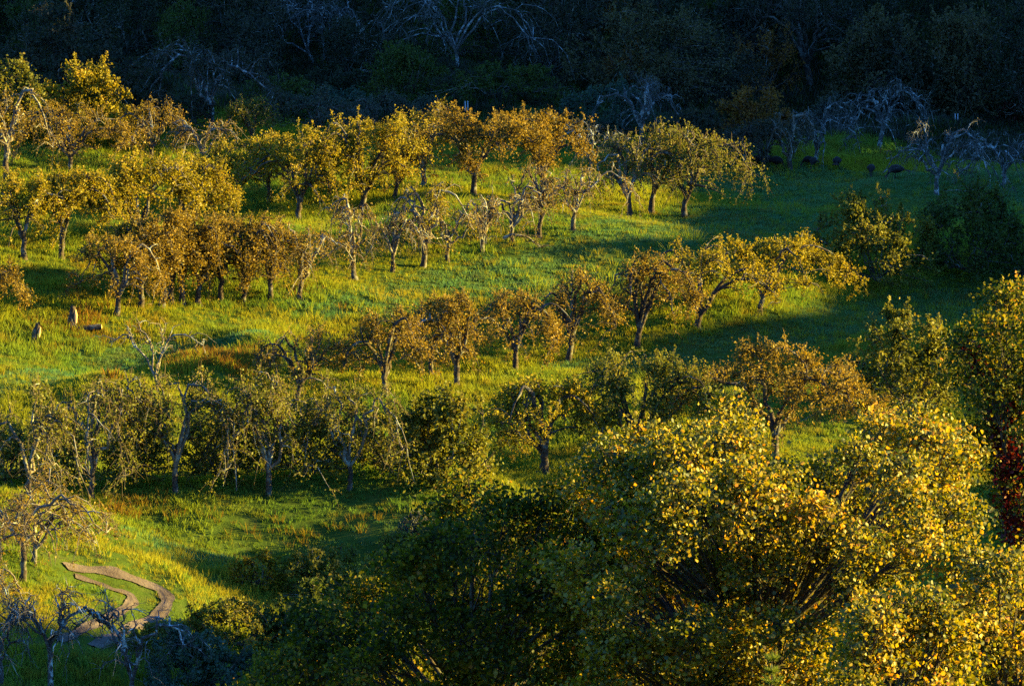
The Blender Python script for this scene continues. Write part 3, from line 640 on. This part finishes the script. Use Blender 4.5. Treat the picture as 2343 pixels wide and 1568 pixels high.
# ------------------------------------------------------------------ big maples in front
LEAFM = {}
def maple(label, D, u, clumps, pal, seed, trunk_r=.28, leafd=1.0, vine=None, leafparts=300):
    """clumps: (u, v, radius_px, depth_offset_m) ellipsoid leaf masses; the tree stands at distance D below pixel column u"""
    rng = np.random.default_rng(5000 + seed)
    x = (u - 1171) / F * D * 1.02; z0 = float(zt(x, D)); base = np.array([x, D, z0])
    root = thing('maple_tree', label, 'maple tree', base - [0, 0, .05], 'maples in the foreground')
    C = []; Rr = []
    for cu, cv, rp, dd in clumps:
        d = ray(cu, cv); t = (D + dd) / d[1]; p = np.array([0, 0, CAMZ]) + d * t
        C.append(p - base); Rr.append(rp * t / F)
    C = np.array(C); Rr = np.array(Rr)
    ctr = C.mean(0); H = C[:, 2].max(); zfk = max(H * .35, C[:, 2].min() * .5)
    # trunk and limbs
    K = 14
    topz = H * .8
    tp = wob(bez(np.array([[0, 0, -.4]]), np.array([[ctr[0] * .1, ctr[1] * .1, topz * .5]]), np.array([[ctr[0] * .7, ctr[1] * .7, topz]]), K), .07, rng)
    g = Geo(); g.add(*tubes(tp, trunk_r * np.linspace(1.25, .3, K)[None], 10)); link("trunk", g.mesh("trunk", M['mbark'], True), root)
    nb = 0
    for c, r in zip(C, Rr):
        tz = np.clip((c[2] - .35 * np.linalg.norm(c[:2] - tp[0, :, :2].mean(0)) - .5) / topz, .18, .98); k = int(tz * (K - 1)); s0 = tp[0, k]
        P = wob(bez(s0[None], (s0 * .5 + c * .5 - [0, 0, .1 * np.linalg.norm(c - s0)])[None], (c + [0, 0, r * .3])[None], 9), .06, rng)
        g = Geo(); rr = np.linspace(.22 * trunk_r * (1 + .08 * np.linalg.norm(c - s0)), .02, 9)[None]; g.add(*tubes(P, rr, 6))
        m = 9; st = P[0, rng.integers(3, 9, m)]; d = unit(rng.normal(0, 1, (m, 3)) + [0, 0, .4]); en = c + d * r * rng.uniform(.6, .95, (m, 1))
        g.add(*tubes(wob(bez(st, (st + en) / 2 - [0, 0, .1], en, 6), .04, rng), np.linspace(.03, .008, 6)[None] * np.ones((m, 1)), 4))
        link("branch", g.mesh("branch", M['mbark'], True), root)
    # leaves: on the sprays of each clump
    AL = []; AH = []; tw0 = []; tw1 = []
    for ci, (c, r) in enumerate(zip(C, Rr)):
        nsp = int(34 * r * r * 1.0) + 16
        dd = unit(rng.normal(0, 1, (nsp, 3)) + [0, 0, .25]); sp = c + dd * r * (rng.uniform(.25, 1.1, (nsp, 1)) ** .5) * [1, 1, .92]
        tw0.append(c + dd * r * .3); tw1.append(sp)
        nl_ = int(30 * leafd)
        q = np.repeat(sp, nl_, 0) + rng.normal(0, .21, (nsp * nl_, 3)) * [1, 1, .75]
        AL.append(q); AH.append(np.repeat(rng.normal(.0, .10, nsp), nl_) + rng.normal(0, .05))
    tw0 = np.concatenate(tw0); tw1 = np.concatenate(tw1)
    g = Geo(); g.add(*tubes(wob(bez(tw0, (tw0 + tw1) / 2, tw1, 4), .05, rng), np.linspace(.014, .006, 4)[None] * np.ones((len(tw0), 1)), 3))
    o = link("twigs", g.mesh("twigs", M['mbark']), root); o['kind'] = 'stuff'
    A = np.concatenate(AL); hb = np.concatenate(AH)
    hue = np.clip(rng.beta(2.0, 2.6, len(A)) + hb, 0, 1)
    # the leaves that show largest, one by one
    toc = (np.array([0, 0, CAMZ]) - base); score = (A @ unit(toc)) + rng.normal(0, 2.0, len(A))
    idx = np.argsort(-score)[:0]
    pick = rng.choice(np.argsort(-score)[:6000], min(leafparts, 6000, len(A)), replace=False) if leafparts else []
    keep = np.ones(len(A), bool); keep[pick] = False
    g = Geo(); g.add(*leaves(A[keep], .092, hue[keep], rng, fold=True))
    o = link("foliage", g.mesh("foliage", M[pal]), root); o['kind'] = 'stuff'
    for q in pick:
        hb_ = int(hue[q] * 5.99)
        if (pal, hb_) not in LEAFM:
            gg = Geo(); gg.add(*leaves(np.zeros((1, 3)), .12, np.array([hb_ / 5.99 + .05]), rng, fold=True)); LEAFM[(pal, hb_)] = gg.mesh("leaf", M[pal])
        o = link("leaf", LEAFM[(pal, hb_)], root, A[q]); o.rotation_euler = tuple(rng.uniform(0, 6, 3))
    if vine:   # red creeper climbing trunk and a limb
        g = Geo(); pts = []
        for (vu, vv, vr) in vine:
            d = ray(vu, vv); t = (D - .35) / d[1]; pts.append((np.array([0, 0, CAMZ]) + d * t - base, vr * t / F))
        Q = []
        for (p, r), (p2, r2) in zip(pts[:-1], pts[1:]):
            if r2 < 0: continue
            n_ = int(np.linalg.norm(p2 - p) * 330 * abs(r) * 4); w = rng.uniform(0, 1, (n_, 1))
            Q.append(p * (1 - w) + p2 * w + rng.normal(0, 1, (n_, 3)) * (abs(r) * (1 - w) + abs(r2) * w))
        Q = np.concatenate(Q)
        g.add(*leaves(Q, .12, np.clip(rng.normal(.45, .25, len(Q)), 0, 1), rng, fold=True))
        o = link("red_creeper", g.mesh("red_creeper", M['red']), root); o['kind'] = 'stuff'
        o['label'] = "dark red creeper leaves climbing the trunk"
    return root
rm = random.Random(5)
def fillcl(box, n, r0, r1, dep, keepf, seed):
    q = random.Random(seed); out = []
    tries = 0
    while len(out) < n and tries < 6000:
        tries += 1
        u = q.uniform(box[0], box[2]); v = q.uniform(box[1], box[3])
        if not keepf(u, v): continue
        r = q.uniform(r0, r1)
        if any((u - a) ** 2 + (v - b) ** 2 < (.75 * (r + c)) ** 2 * .42 and abs(e - 0) < 9 for a, b, c, e in out): continue
        out.append((u, v, r, q.uniform(-dep, dep)))
    return out
def poly(pts):
    def f(u, v):
        c = False; n = len(pts)
        for i in range(n):
            x1, y1 = pts[i]; x2, y2 = pts[(i + 1) % n]
            if (y1 > v) != (y2 > v) and u < (x2 - x1) * (v - y1) / (y2 - y1) + x1: c = not c
        return c
    return f
pm = poly([(1370, 1060), (1400, 1010), (1500, 1000), (1600, 1000), (1660, 955), (1720, 965), (1790, 1060), (1860, 1110), (1930, 1080), (1960, 1000), (2020, 950), (2080, 935), (2150, 950), (2185, 1010), (2200, 1120), (2190, 1230), (2130, 1290),
           (2020, 1330), (1930, 1400), (1880, 1500), (1850, 1640), (1350, 1640), (1310, 1400), (1340, 1200)])
pd = poly([(1180, 1130), (1330, 1150), (1380, 1300), (1400, 1640), (560, 1640), (640, 1500), (740, 1420), (880, 1340), (960, 1230), (1060, 1120)])
pl = poly([(1960, 1460), (2050, 1380), (2150, 1400), (2200, 1480), (2180, 1640), (1900, 1640)])
pr = poly([(2210, 1300), (2290, 1290), (2420, 1300), (2460, 1640), (2240, 1640), (2230, 1450)])
pv = poly([(2290, 690), (2340, 670), (2450, 650), (2500, 1250), (2330, 1250), (2300, 1100), (2270, 960), (2200, 850), (2160, 780), (2220, 745)])
maple("great golden maple filling the lower right, its crown lit by the low sun", 116, 1800, fillcl((1300, 880, 2260, 1640), 170, 45, 88, 4.5, pm, 3), 'maple', 1, .34)
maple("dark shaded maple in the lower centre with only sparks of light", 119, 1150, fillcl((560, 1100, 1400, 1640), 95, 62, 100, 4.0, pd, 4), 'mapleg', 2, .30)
maple("low round golden maple at the bottom right under the great one", 108, 2060, fillcl((1900, 1380, 2200, 1640), 26, 55, 85, 2.0, pl, 6), 'maple', 3, .2, leafparts=200)
maple("golden maple cut by the right edge at the bottom corner", 112, 2340, fillcl((2200, 1280, 2460, 1640), 30, 60, 90, 2.5, pr, 7), 'maple', 4, .2, leafparts=200)
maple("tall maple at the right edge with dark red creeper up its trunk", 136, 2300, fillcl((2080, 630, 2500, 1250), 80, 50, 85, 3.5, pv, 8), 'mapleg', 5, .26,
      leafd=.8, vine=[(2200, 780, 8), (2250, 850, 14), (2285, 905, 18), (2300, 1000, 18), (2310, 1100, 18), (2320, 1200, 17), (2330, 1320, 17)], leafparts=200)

# pine sapling at the bottom
def pine(u, v, vt, D):
    rng = np.random.default_rng(77); d = ray(u, vt); t = D / d[1]; tip = np.array([0, 0, CAMZ]) + d * t
    base = np.array([tip[0], D, float(zt(tip[0], D))]); H = tip[2] - base[2]
    root = thing('pine_tree', "bright green feathery pine sapling tip at the bottom edge", 'pine tree', base)
    g = Geo(); P = bez(np.zeros((1, 3)), np.array([[0, 0, H / 2]]), np.array([[0, 0, H]]), 8); g.add(*tubes(P, np.linspace(.10, .012, 8)[None], 6)); link("trunk", g.mesh("trunk", M['mbark'], True), root)
    st = []; en = []
    for zz in np.arange(H * .25, H, .28):
        k = 6; a = rng.uniform(0, 6) + np.arange(k) / k * 6.28; l = max(.12, min(1.1, (H - zz) * .32))
        s0 = np.zeros((k, 3)); s0[:, 2] = zz; e = s0 + np.stack([np.cos(a) * l, np.sin(a) * l, np.full(k, l * .75)], -1); st.append(s0); en.append(e)
    st = np.concatenate(st); en = np.concatenate(en)
    g = Geo(); g.add(*tubes(bez(st, (st + en) / 2 - [0, 0, .06], en, 5), np.linspace(.015, .006, 5)[None] * np.ones((len(st), 1)), 4)); link("branch", g.mesh("branch", M['mbark']), root)
    n = 14000; b = rng.integers(0, len(st), n); w = rng.uniform(.2, 1, (n, 1)); p = st[b] * (1 - w) + en[b] * w
    dd = unit(unit(en[b] - st[b]) * .9 + rng.normal(0, .6, (n, 3)) + [0, 0, .4]); Ln = rng.uniform(.08, .15, (n, 1)); sd = unit(np.cross(dd, rng.normal(0, 1, (n, 3)))) * .006
    V = np.stack([p - sd, p + sd, p + dd * Ln + sd * .3, p + dd * Ln - sd * .3], 1).reshape(-1, 3)
    g = Geo(); g.add(V, np.arange(n * 4).reshape(-1, 4), np.repeat(rng.uniform(0, 1, n), 4)); o = link("needles", g.mesh("needles", M['pine']), root); o['kind'] = 'stuff'
pine(1765, 1560, 1505, 104)

# ------------------------------------------------------------------ grass (one object of instanced tufts)
tuft_col = bpy.data.collections.new("grass_tufts")
def tuft(name, nb, hgt, spread, w, mat, seed):
    rng = np.random.default_rng(seed); a = rng.uniform(0, 6.28, nb); r = spread * np.sqrt(rng.uniform(0, 1, nb)) * .6
    b = np.stack([np.cos(a) * r, np.sin(a) * r, np.full(nb, -.03)], -1); h = hgt * rng.uniform(.5, 1.1, nb)
    a2 = a + rng.normal(0, .8, nb); ln = rng.uniform(.1, .7, nb) * h
    t = b + np.stack([np.cos(a2) * ln, np.sin(a2) * ln, h], -1); m = (b + t) / 2; m[:, 2] += h * .14
    sd = np.stack([-np.sin(a2), np.cos(a2), np.zeros(nb)], -1) * w
    V = np.stack([b - sd, b + sd, m + sd * .8, m - sd * .8, t + sd * .15, t - sd * .15], 1).reshape(-1, 3)
    k = np.arange(nb)[:, None] * 6; f = np.concatenate([k + [0, 1, 2, 3], k + [3, 2, 4, 5]], 0)
    g = Geo(); g.add(V, f, np.repeat(rng.uniform(0, 1, nb), 6)); o = bpy.data.objects.new(name, g.mesh(name, mat)); tuft_col.objects.link(o)
tuft("a_tuft", 16, .20, .30, .012, M['grass'], 1); tuft("b_tuft", 20, .28, .36, .014, M['grass'], 2)
tuft("c_tuft", 14, .40, .32, .013, M['grass'], 3); tuft("d_tuft", 14, .42, .30, .012, M['dry'], 4); tuft("e_tuft", 14, .34, .30, .011, M['straw'], 5)
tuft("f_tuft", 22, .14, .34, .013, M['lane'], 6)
tuft("g_tuft", 30, .55, .5, .03, M['dusk'], 7); tuft("h_tuft", 30, .5, .5, .03, M['green'], 8)
def scatter(name, P, rot, scl, idx):
    me = bpy.data.meshes.new(name); me.vertices.add(len(P)); me.vertices.foreach_set("co", P.astype(np.float32).ravel())
    for nm, ty, dat in (("rot", 'FLOAT', rot.astype(np.float32)), ("scl", 'FLOAT', scl.astype(np.float32)), ("idx", 'INT', idx.astype(np.int32))):
        at = me.attributes.new(nm, ty, 'POINT'); at.data.foreach_set("value", dat)
    me.update(); o = link(name, me); o['kind'] = 'stuff'
    ng = bpy.data.node_groups.new(name, 'GeometryNodeTree')
    ng.interface.new_socket("Geometry", in_out='INPUT', socket_type='NodeSocketGeometry'); ng.interface.new_socket("Geometry", in_out='OUTPUT', socket_type='NodeSocketGeometry')
    N = ng.nodes.new; gi = N("NodeGroupInput"); go = N("NodeGroupOutput"); ip = N("GeometryNodeInstanceOnPoints"); ci = N("GeometryNodeCollectionInfo")
    ci.inputs['Collection'].default_value = tuft_col; ci.inputs['Separate Children'].default_value = True; ci.inputs['Reset Children'].default_value = True
    def na(nm, ty):
        x = N("GeometryNodeInputNamedAttribute"); x.data_type = ty; x.inputs[0].default_value = nm; return x.outputs[0]
    cb = N("ShaderNodeCombineXYZ"); e2r = N("FunctionNodeEulerToRotation")
    ng.links.new(na("rot", 'FLOAT'), cb.inputs[2]); ng.links.new(cb.outputs[0], e2r.inputs[0]); ng.links.new(e2r.outputs[0], ip.inputs['Rotation'])
    ng.links.new(gi.outputs[0], ip.inputs['Points']); ng.links.new(ci.outputs[0], ip.inputs['Instance']); ip.inputs['Pick Instance'].default_value = True
    ng.links.new(na("idx", 'INT'), ip.inputs['Instance Index']); ng.links.new(na("scl", 'FLOAT'), ip.inputs['Scale'])
    ng.links.new(ip.outputs[0], go.inputs[0])
    md = o.modifiers.new("scatter", 'NODES'); md.node_group = ng
    return o
NG = 230000
yy = RNG.uniform(165, 345, NG); xx = RNG.uniform(-1, 1, NG) * (yy * .1065 + 6)
keep = RNG.uniform(0, 1, NG) < np.clip((yy * .1065 + 6) / 42.0, 0, 1)
yy = yy[keep]; xx = xx[keep]
for Q in RUTP:
    d = np.full(len(xx), 99.)
    for q in Q[::2]: d = np.minimum(d, np.hypot(xx - q[0], yy - q[1]))
    k = d > RNG.uniform(.24, .46, len(d)); xx = xx[k]; yy = yy[k]
tus = RNG.uniform(0, 1, len(xx)) < .05
hn = hnoise(xx * 2.1 + 40, yy * 2.3) + RNG.normal(0, .35, len(xx))
idx = np.where(hn > .35, 2, np.where(hn > -.2, 1, 0))
scl = RNG.uniform(.7, 1.25, len(xx)) * (1 + .25 * hnoise(xx * 4, yy * 4)) * np.where(tus, 1.55, 1)
for Q in RUTP:
    d = np.full(len(xx), 99.)
    for q in Q[::3]: d = np.minimum(d, np.hypot(xx - q[0], yy - q[1]))
    scl = np.where(d < 1.0, scl * .55, scl)
DRY = [(780, 708, 38, 9), (500, 832, 110, 18), (520, 820, 50, 12), (600, 828, 40, 12), (255, 868, 35, 6), (1700, 548, 60, 8), (1980, 745, 90, 10), (2180, 690, 80, 10), (200, 745, 60, 16),
       (110, 755, 30, 10), (20, 1205, 50, 14), (300, 1160, 50, 15), (860, 1185, 60, 7), (700, 665, 40, 10), (2110, 372, 40, 5), (900, 1225, 90, 6), (640, 1222, 200, 5)]
for u, v, ru, rv in DRY:
    p = place(u, v); s = p[1] / F; rx = ru * s; ry = rv * s * p[1] / CAMZ
    w = np.exp(-.5 * (((xx - p[0]) / rx * 1.4) ** 2 + ((yy - p[1]) / ry * 1.4) ** 2)); hit = RNG.uniform(0, 1, len(xx)) < w * .7
    idx[hit] = 3; scl[hit] *= .85
SHADE_LANES = [([(-60, 895), (100, 872), (250, 842), (380, 806), (520, 786), (640, 778)], 1.7, 1.5), ([(720, 712), (900, 692), (1100, 662), (1400, 592), (1700, 542), (1950, 470), (2342, 450)], 1.8, 9.0),
         ([(1330, 842), (1500, 832), (1800, 776), (2050, 722), (2400, 655)], 1.6, 3.2), ([(1500, 415), (1800, 410), (2100, 420), (2400, 430)], 3.5, 7.0), ([(880, 262), (1050, 252), (1300, 240)], 5.0, 6.0), ([(350, 1248), (900, 1245)], 1.8, 1.8)]  # strips given the mown grass that has shade tint in its colour
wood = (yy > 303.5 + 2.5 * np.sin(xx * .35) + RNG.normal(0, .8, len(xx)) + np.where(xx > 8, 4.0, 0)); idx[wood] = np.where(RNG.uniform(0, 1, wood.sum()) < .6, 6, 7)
for pts, w0_, w1_ in SHADE_LANES:
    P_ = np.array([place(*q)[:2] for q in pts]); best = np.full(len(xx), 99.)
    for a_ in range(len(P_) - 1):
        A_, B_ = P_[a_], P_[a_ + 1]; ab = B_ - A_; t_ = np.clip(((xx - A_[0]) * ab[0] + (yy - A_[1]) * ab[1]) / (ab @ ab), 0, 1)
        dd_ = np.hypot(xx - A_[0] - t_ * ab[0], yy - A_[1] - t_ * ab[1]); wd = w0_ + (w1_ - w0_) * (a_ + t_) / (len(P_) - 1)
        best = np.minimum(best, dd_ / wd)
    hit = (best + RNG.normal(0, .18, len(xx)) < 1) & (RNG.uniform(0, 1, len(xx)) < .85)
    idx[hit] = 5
STRAW = [(330, 1290, 170, 42), (500, 1335, 150, 34), (90, 1400, 130, 50), (230, 1245, 60, 20), (200, 1400, 50, 30), (600, 735, 200, 14), (1000, 690, 120, 8)]
for u, v, ru, rv in STRAW:
    p = place(u, v); s = p[1] / F; rx = ru * s; ry = rv * s * p[1] / CAMZ
    w = np.exp(-.5 * (((xx - p[0]) / rx * 1.3) ** 2 + ((yy - p[1]) / ry * 1.3) ** 2)); hit = RNG.uniform(0, 1, len(xx)) < w * .92
    idx[hit] = 4
scatter("grass", np.stack([xx, yy, zt(xx, yy)], -1), RNG.uniform(0, 6.28, len(xx)), scl, idx)

# ------------------------------------------------------------------ small things
def stump(label, u, v, vt, w, tilt):
    rng = np.random.default_rng(int(u)); p = place(u, v); s = p[1] / F; H = (v - vt) * s; r = w * s / 2
    root = thing('tree_stump', label, 'stump', p)
    g = Geo(); P = wob(np.array([[[0, 0, -.1], [tilt * .2, 0, H * .3], [tilt * .5, 0, H * .65], [tilt * .8, 0, H * .9], [tilt, 0, H]]]), .02, rng)
    V, f = tubes(P, r * np.array([[1.35, 1.0, .85, .75, .6]]), 9); V[-9:, 2] += rng.uniform(-.12, .22, 9); V += rng.normal(0, r * .1, V.shape); g.add(V, f); link("bark", g.mesh("bark", M['bark'], True), root)
    g = Geo(); P2 = np.array([[[r * .75 + tilt * .3, -r * .3, H * .2], [r * .62 + tilt * .7, -r * .3, H * .6], [r * .45 + tilt, -r * .25, H * .9]]]); V, f = tubes(P2, r * np.array([[.45, .5, .2]]), 6); g.add(V, f)
    link("torn_wood", g.mesh("torn_wood", M['stump'], True), root)
stump("tall broken stump with splintered orange wood on the left slope", 165, 748, 703, 18, .1)
stump("leaning broken stump at the far left, below the taller one", 78, 783, 745, 16, .25)
p = place(205, 762); root = thing('log', "short fallen log lying right of the tall broken stump", 'log', p)
g = Geo(); g.add(*tubes(wob(np.array([[[-.75, 0, .14], [-.3, 0, .16], [.2, .05, .2], [.6, .1, .22]]]), .03, RNG), np.array([[.10, .15, .16, .15]]), 8)); link("bark", g.mesh("bark", M['bark'], True), root)
g = Geo(); g.add(*tubes(np.array([[[.59, .1, .22], [.62, .1, .22]]]), np.array([[.14, .001]]), 8)); link("cut_end", g.mesh("cut_end", M['stump']), root)
# fallen branch below the broken-limbed tree
def fallen(label, u, v, wpx, seed):
    rng = np.random.default_rng(seed); p = place(u, v); s = p[1] / F; Wd = wpx * s
    root = thing('fallen_branch', label, 'branch', p); g = Geo()
    P = wob(bez(np.array([[-Wd / 2, 0, .45]]), np.array([[0, 0, .9]]), np.array([[Wd / 2, 0, .05]]), 8), .06, rng); g.add(*tubes(P, np.linspace(.10, .03, 8)[None], 6))
    link("limb", g.mesh("limb", M['barkpale'], True), root)
    m = 60; st = P[0, rng.integers(2, 8, m)]; d = unit(rng.normal(0, 1, (m, 3)) + [.8, 0, -.2]); en = st + d * rng.uniform(.3, .9, (m, 1)); en[:, 2] = np.maximum(en[:, 2], .03)
    g = Geo(); g.add(*tubes(wob(bez(st, (st + en) / 2 + [0, 0, .08], en, 4), .03, rng), np.linspace(.016, .006, 4)[None] * np.ones((m, 1)), 3)); o = link("twigs", g.mesh("twigs", M['twig']), root); o['kind'] = 'stuff'
fallen("fallen apple limb with a brush of twigs on the grass right of the bare trees", 1195, 565, 90, 5)
# stakes
def stakes(label, u, v, vt, gap, rail=None):
    p = place(u, v); s = p[1] / F; H = (v - vt) * s; root = thing('tree_guard', label, 'stake', p, 'pale stakes in the shade')
    for dx in (-gap / 2, gap / 2):
        g = Geo(); g.add(*tubes(np.array([[[dx * s, 0, -.1], [dx * s, 0, H], [dx * s, 0, H + .002]]]), np.array([[.03, .03, .001]]), 6)); link("post", g.mesh("post", M['post']), root)
    if rail:
        for hz in (H, H * .62):
            g = Geo(); g.add(*tubes(np.array([[[-rail * s, 0, hz], [0, 0, hz]]]), np.array([[.03, .03]]), 6)); link("rail", g.mesh("rail", M['post']), root)
stakes("pair of white stakes in the far clearing behind the lit row", 1067, 270, 232, 6)
stakes("pair of white stakes on the right, between the silver tree and the right edge", 2187, 299, 260, 6)
stakes("short pair of white stakes nearest the right edge", 2304, 288, 267, 7)
stakes("white stakes carrying two short rails behind the wide bare tree", 2142, 295, 272, 5, rail=46)
# yellow flowers
for u, v, lab in ((1982, 362, "yellow flower clump nearer the turkeys in the shaded meadow"), (2031, 350, "yellow flower clump farther back at the foot of the silver tree"), (2041, 358, "yellow flower clump right of the other two in the shaded meadow")):
    rng = np.random.default_rng(u); p = place(u, v); root = thing('goldenrod', lab, 'flowers', p, 'yellow flower clumps')
    n = 14; st = rng.normal(0, .06, (n, 3)) * [1, 1, 0]; en = st * 4 + [0, 0, .5] + rng.normal(0, .08, (n, 3)); g = Geo(); g.add(*tubes(bez(st, (st + en) / 2, en, 4), np.full((n, 4), .008), 3)); link("stems", g.mesh("stems", M['green']), root)
    q = np.repeat(en, 14, 0) + rng.normal(0, .05, (n * 14, 3)); g = Geo(); g.add(*leaves(q, .055, rng.uniform(0, 1, len(q)), rng)); o = link("flowers", g.mesh("flowers", M['flower']), root); o['kind'] = 'stuff'
# turkeys
def turkey_meshes(graze):
    """loft along the spine: tail root -> back -> breast -> neck -> head"""
    if graze: sp = [(-.42, .42, .03), (-.34, .44, .09), (-.20, .46, .17), (0, .46, .215), (.17, .44, .19), (.28, .38, .12), (.36, .28, .055), (.41, .17, .036), (.45, .10, .045), (.50, .07, .034), (.55, .05, .012)]
    else: sp = [(-.42, .38, .03), (-.34, .41, .09), (-.20, .45, .17), (0, .47, .215), (.16, .49, .18), (.25, .55, .10), (.29, .66, .05), (.30, .78, .034), (.32, .85, .046), (.37, .86, .032), (.43, .84, .01)]
    P = np.array([[(x, 0, z) for x, z, r in sp]]); R = np.array([[r for x, z, r in sp]])
    g = Geo(); V, f = tubes(P, R, 12); g.add(V, f)
    for sx in (-1, 1):
        q = np.array([[[.02, sx * .09, .34], [.04, sx * .09, .2], [.0, sx * .09, .02], [.09, sx * .10, .005]]]); g.add(*tubes(q, np.array([[.05, .018, .014, .008]]), 6))
    body = g.mesh("body", M['feather'], True)
    g = Geo(); a = np.linspace(-.55, .55, 9); n = 9
    for k in range(n - 1):   # tail of overlapping feathers
        r0, r1 = .1, .36
        q = [(-.34 - r0 * .6, math.sin(a[k]) * r0, .42), (-.34 - r0 * .6, math.sin(a[k + 1]) * r0, .42), (-.34 - r1 * math.cos(a[k + 1]), math.sin(a[k + 1]) * r1, .34), (-.34 - r1 * math.cos(a[k]), math.sin(a[k]) * r1, .34)]
        V = np.array(q + [(x, y, z - .025) for x, y, z in q]) + [0, 0, .006 * (k % 2)]
        g.add(V, np.array([[0, 1, 2, 3], [7, 6, 5, 4], [0, 4, 5, 1], [1, 5, 6, 2], [2, 6, 7, 3], [3, 7, 4, 0]]))
    tail = g.mesh("tail", M['tail'])
    wings = []
    for sx in (-1, 1):
        q = np.array([[[.18, sx * .17, .47], [.05, sx * .205, .47], [-.12, sx * .18, .44], [-.34, sx * .09, .40]]]); g = Geo(); V, f = tubes(q, np.array([[.03, .09, .08, .015]]), 8); V[:, 1] = sx * .19 + (V[:, 1] - sx * .19) * .5
        g.add(V, f); wings.append(g.mesh("wing", M['feather'], True))
    g = Geo(); hx, hz = (.455, .085) if graze else (.325, .845)
    g.add(*tubes(np.array([[[hx - .02, 0, hz - .02], [hx + .01, 0, hz], [hx + .05, 0, hz - .01]]]), np.array([[.046, .05, .036]]), 8)); g.add(*tubes(np.array([[[hx + .03, 0, hz - .02], [hx + .03, 0, hz - .07], [hx + .03, 0, hz - .1]]]), np.array([[.02, .015, .004]]), 6))
    head = g.mesh("head", M['skin'], True)
    return body, tail, wings, head
TK = {True: turkey_meshes(True), False: turkey_meshes(False)}
for u, v, rz, gz, sc, lab in ((1733, 384, 20, True, 1.0, "dark turkey farthest left, tail raised behind the second trunk"), (1757, 381, 100, True, .85, "dark turkey half hidden just right of the second trunk"),
        (1775, 388, -10, True, 1.05, "dark turkey bending down between the second and the thick trunk"), (1849, 384, 170, True, .9, "dark turkey left one of the close pair by the fourth trunk"),
        (1860, 387, 250, True, .95, "dark turkey right one of the close pair by the fourth trunk"), (1914, 389, 80, True, 1.05, "turkey with a pale glint on its back beside the dry weed clump"),
        (1992, 405, 265, True, 1.0, "turkey seen end-on, second from the right in the meadow"), (2049, 410, 178, True, 1.15, "dark turkey seen from the side, farthest right in the meadow")):
    p = place(u, v); r = thing('turkey', lab, 'turkey', p + [0, 0, .06], 'turkeys grazing in the shaded meadow'); r.rotation_euler = (0, 0, rad(rz)); r.scale = (sc * 1.1,) * 3
    b, t, w, h = TK[gz]; link("body", b, r); link("tail", t, r); link("head", h, r); link("wing", w[0], r); link("wing", w[1], r)
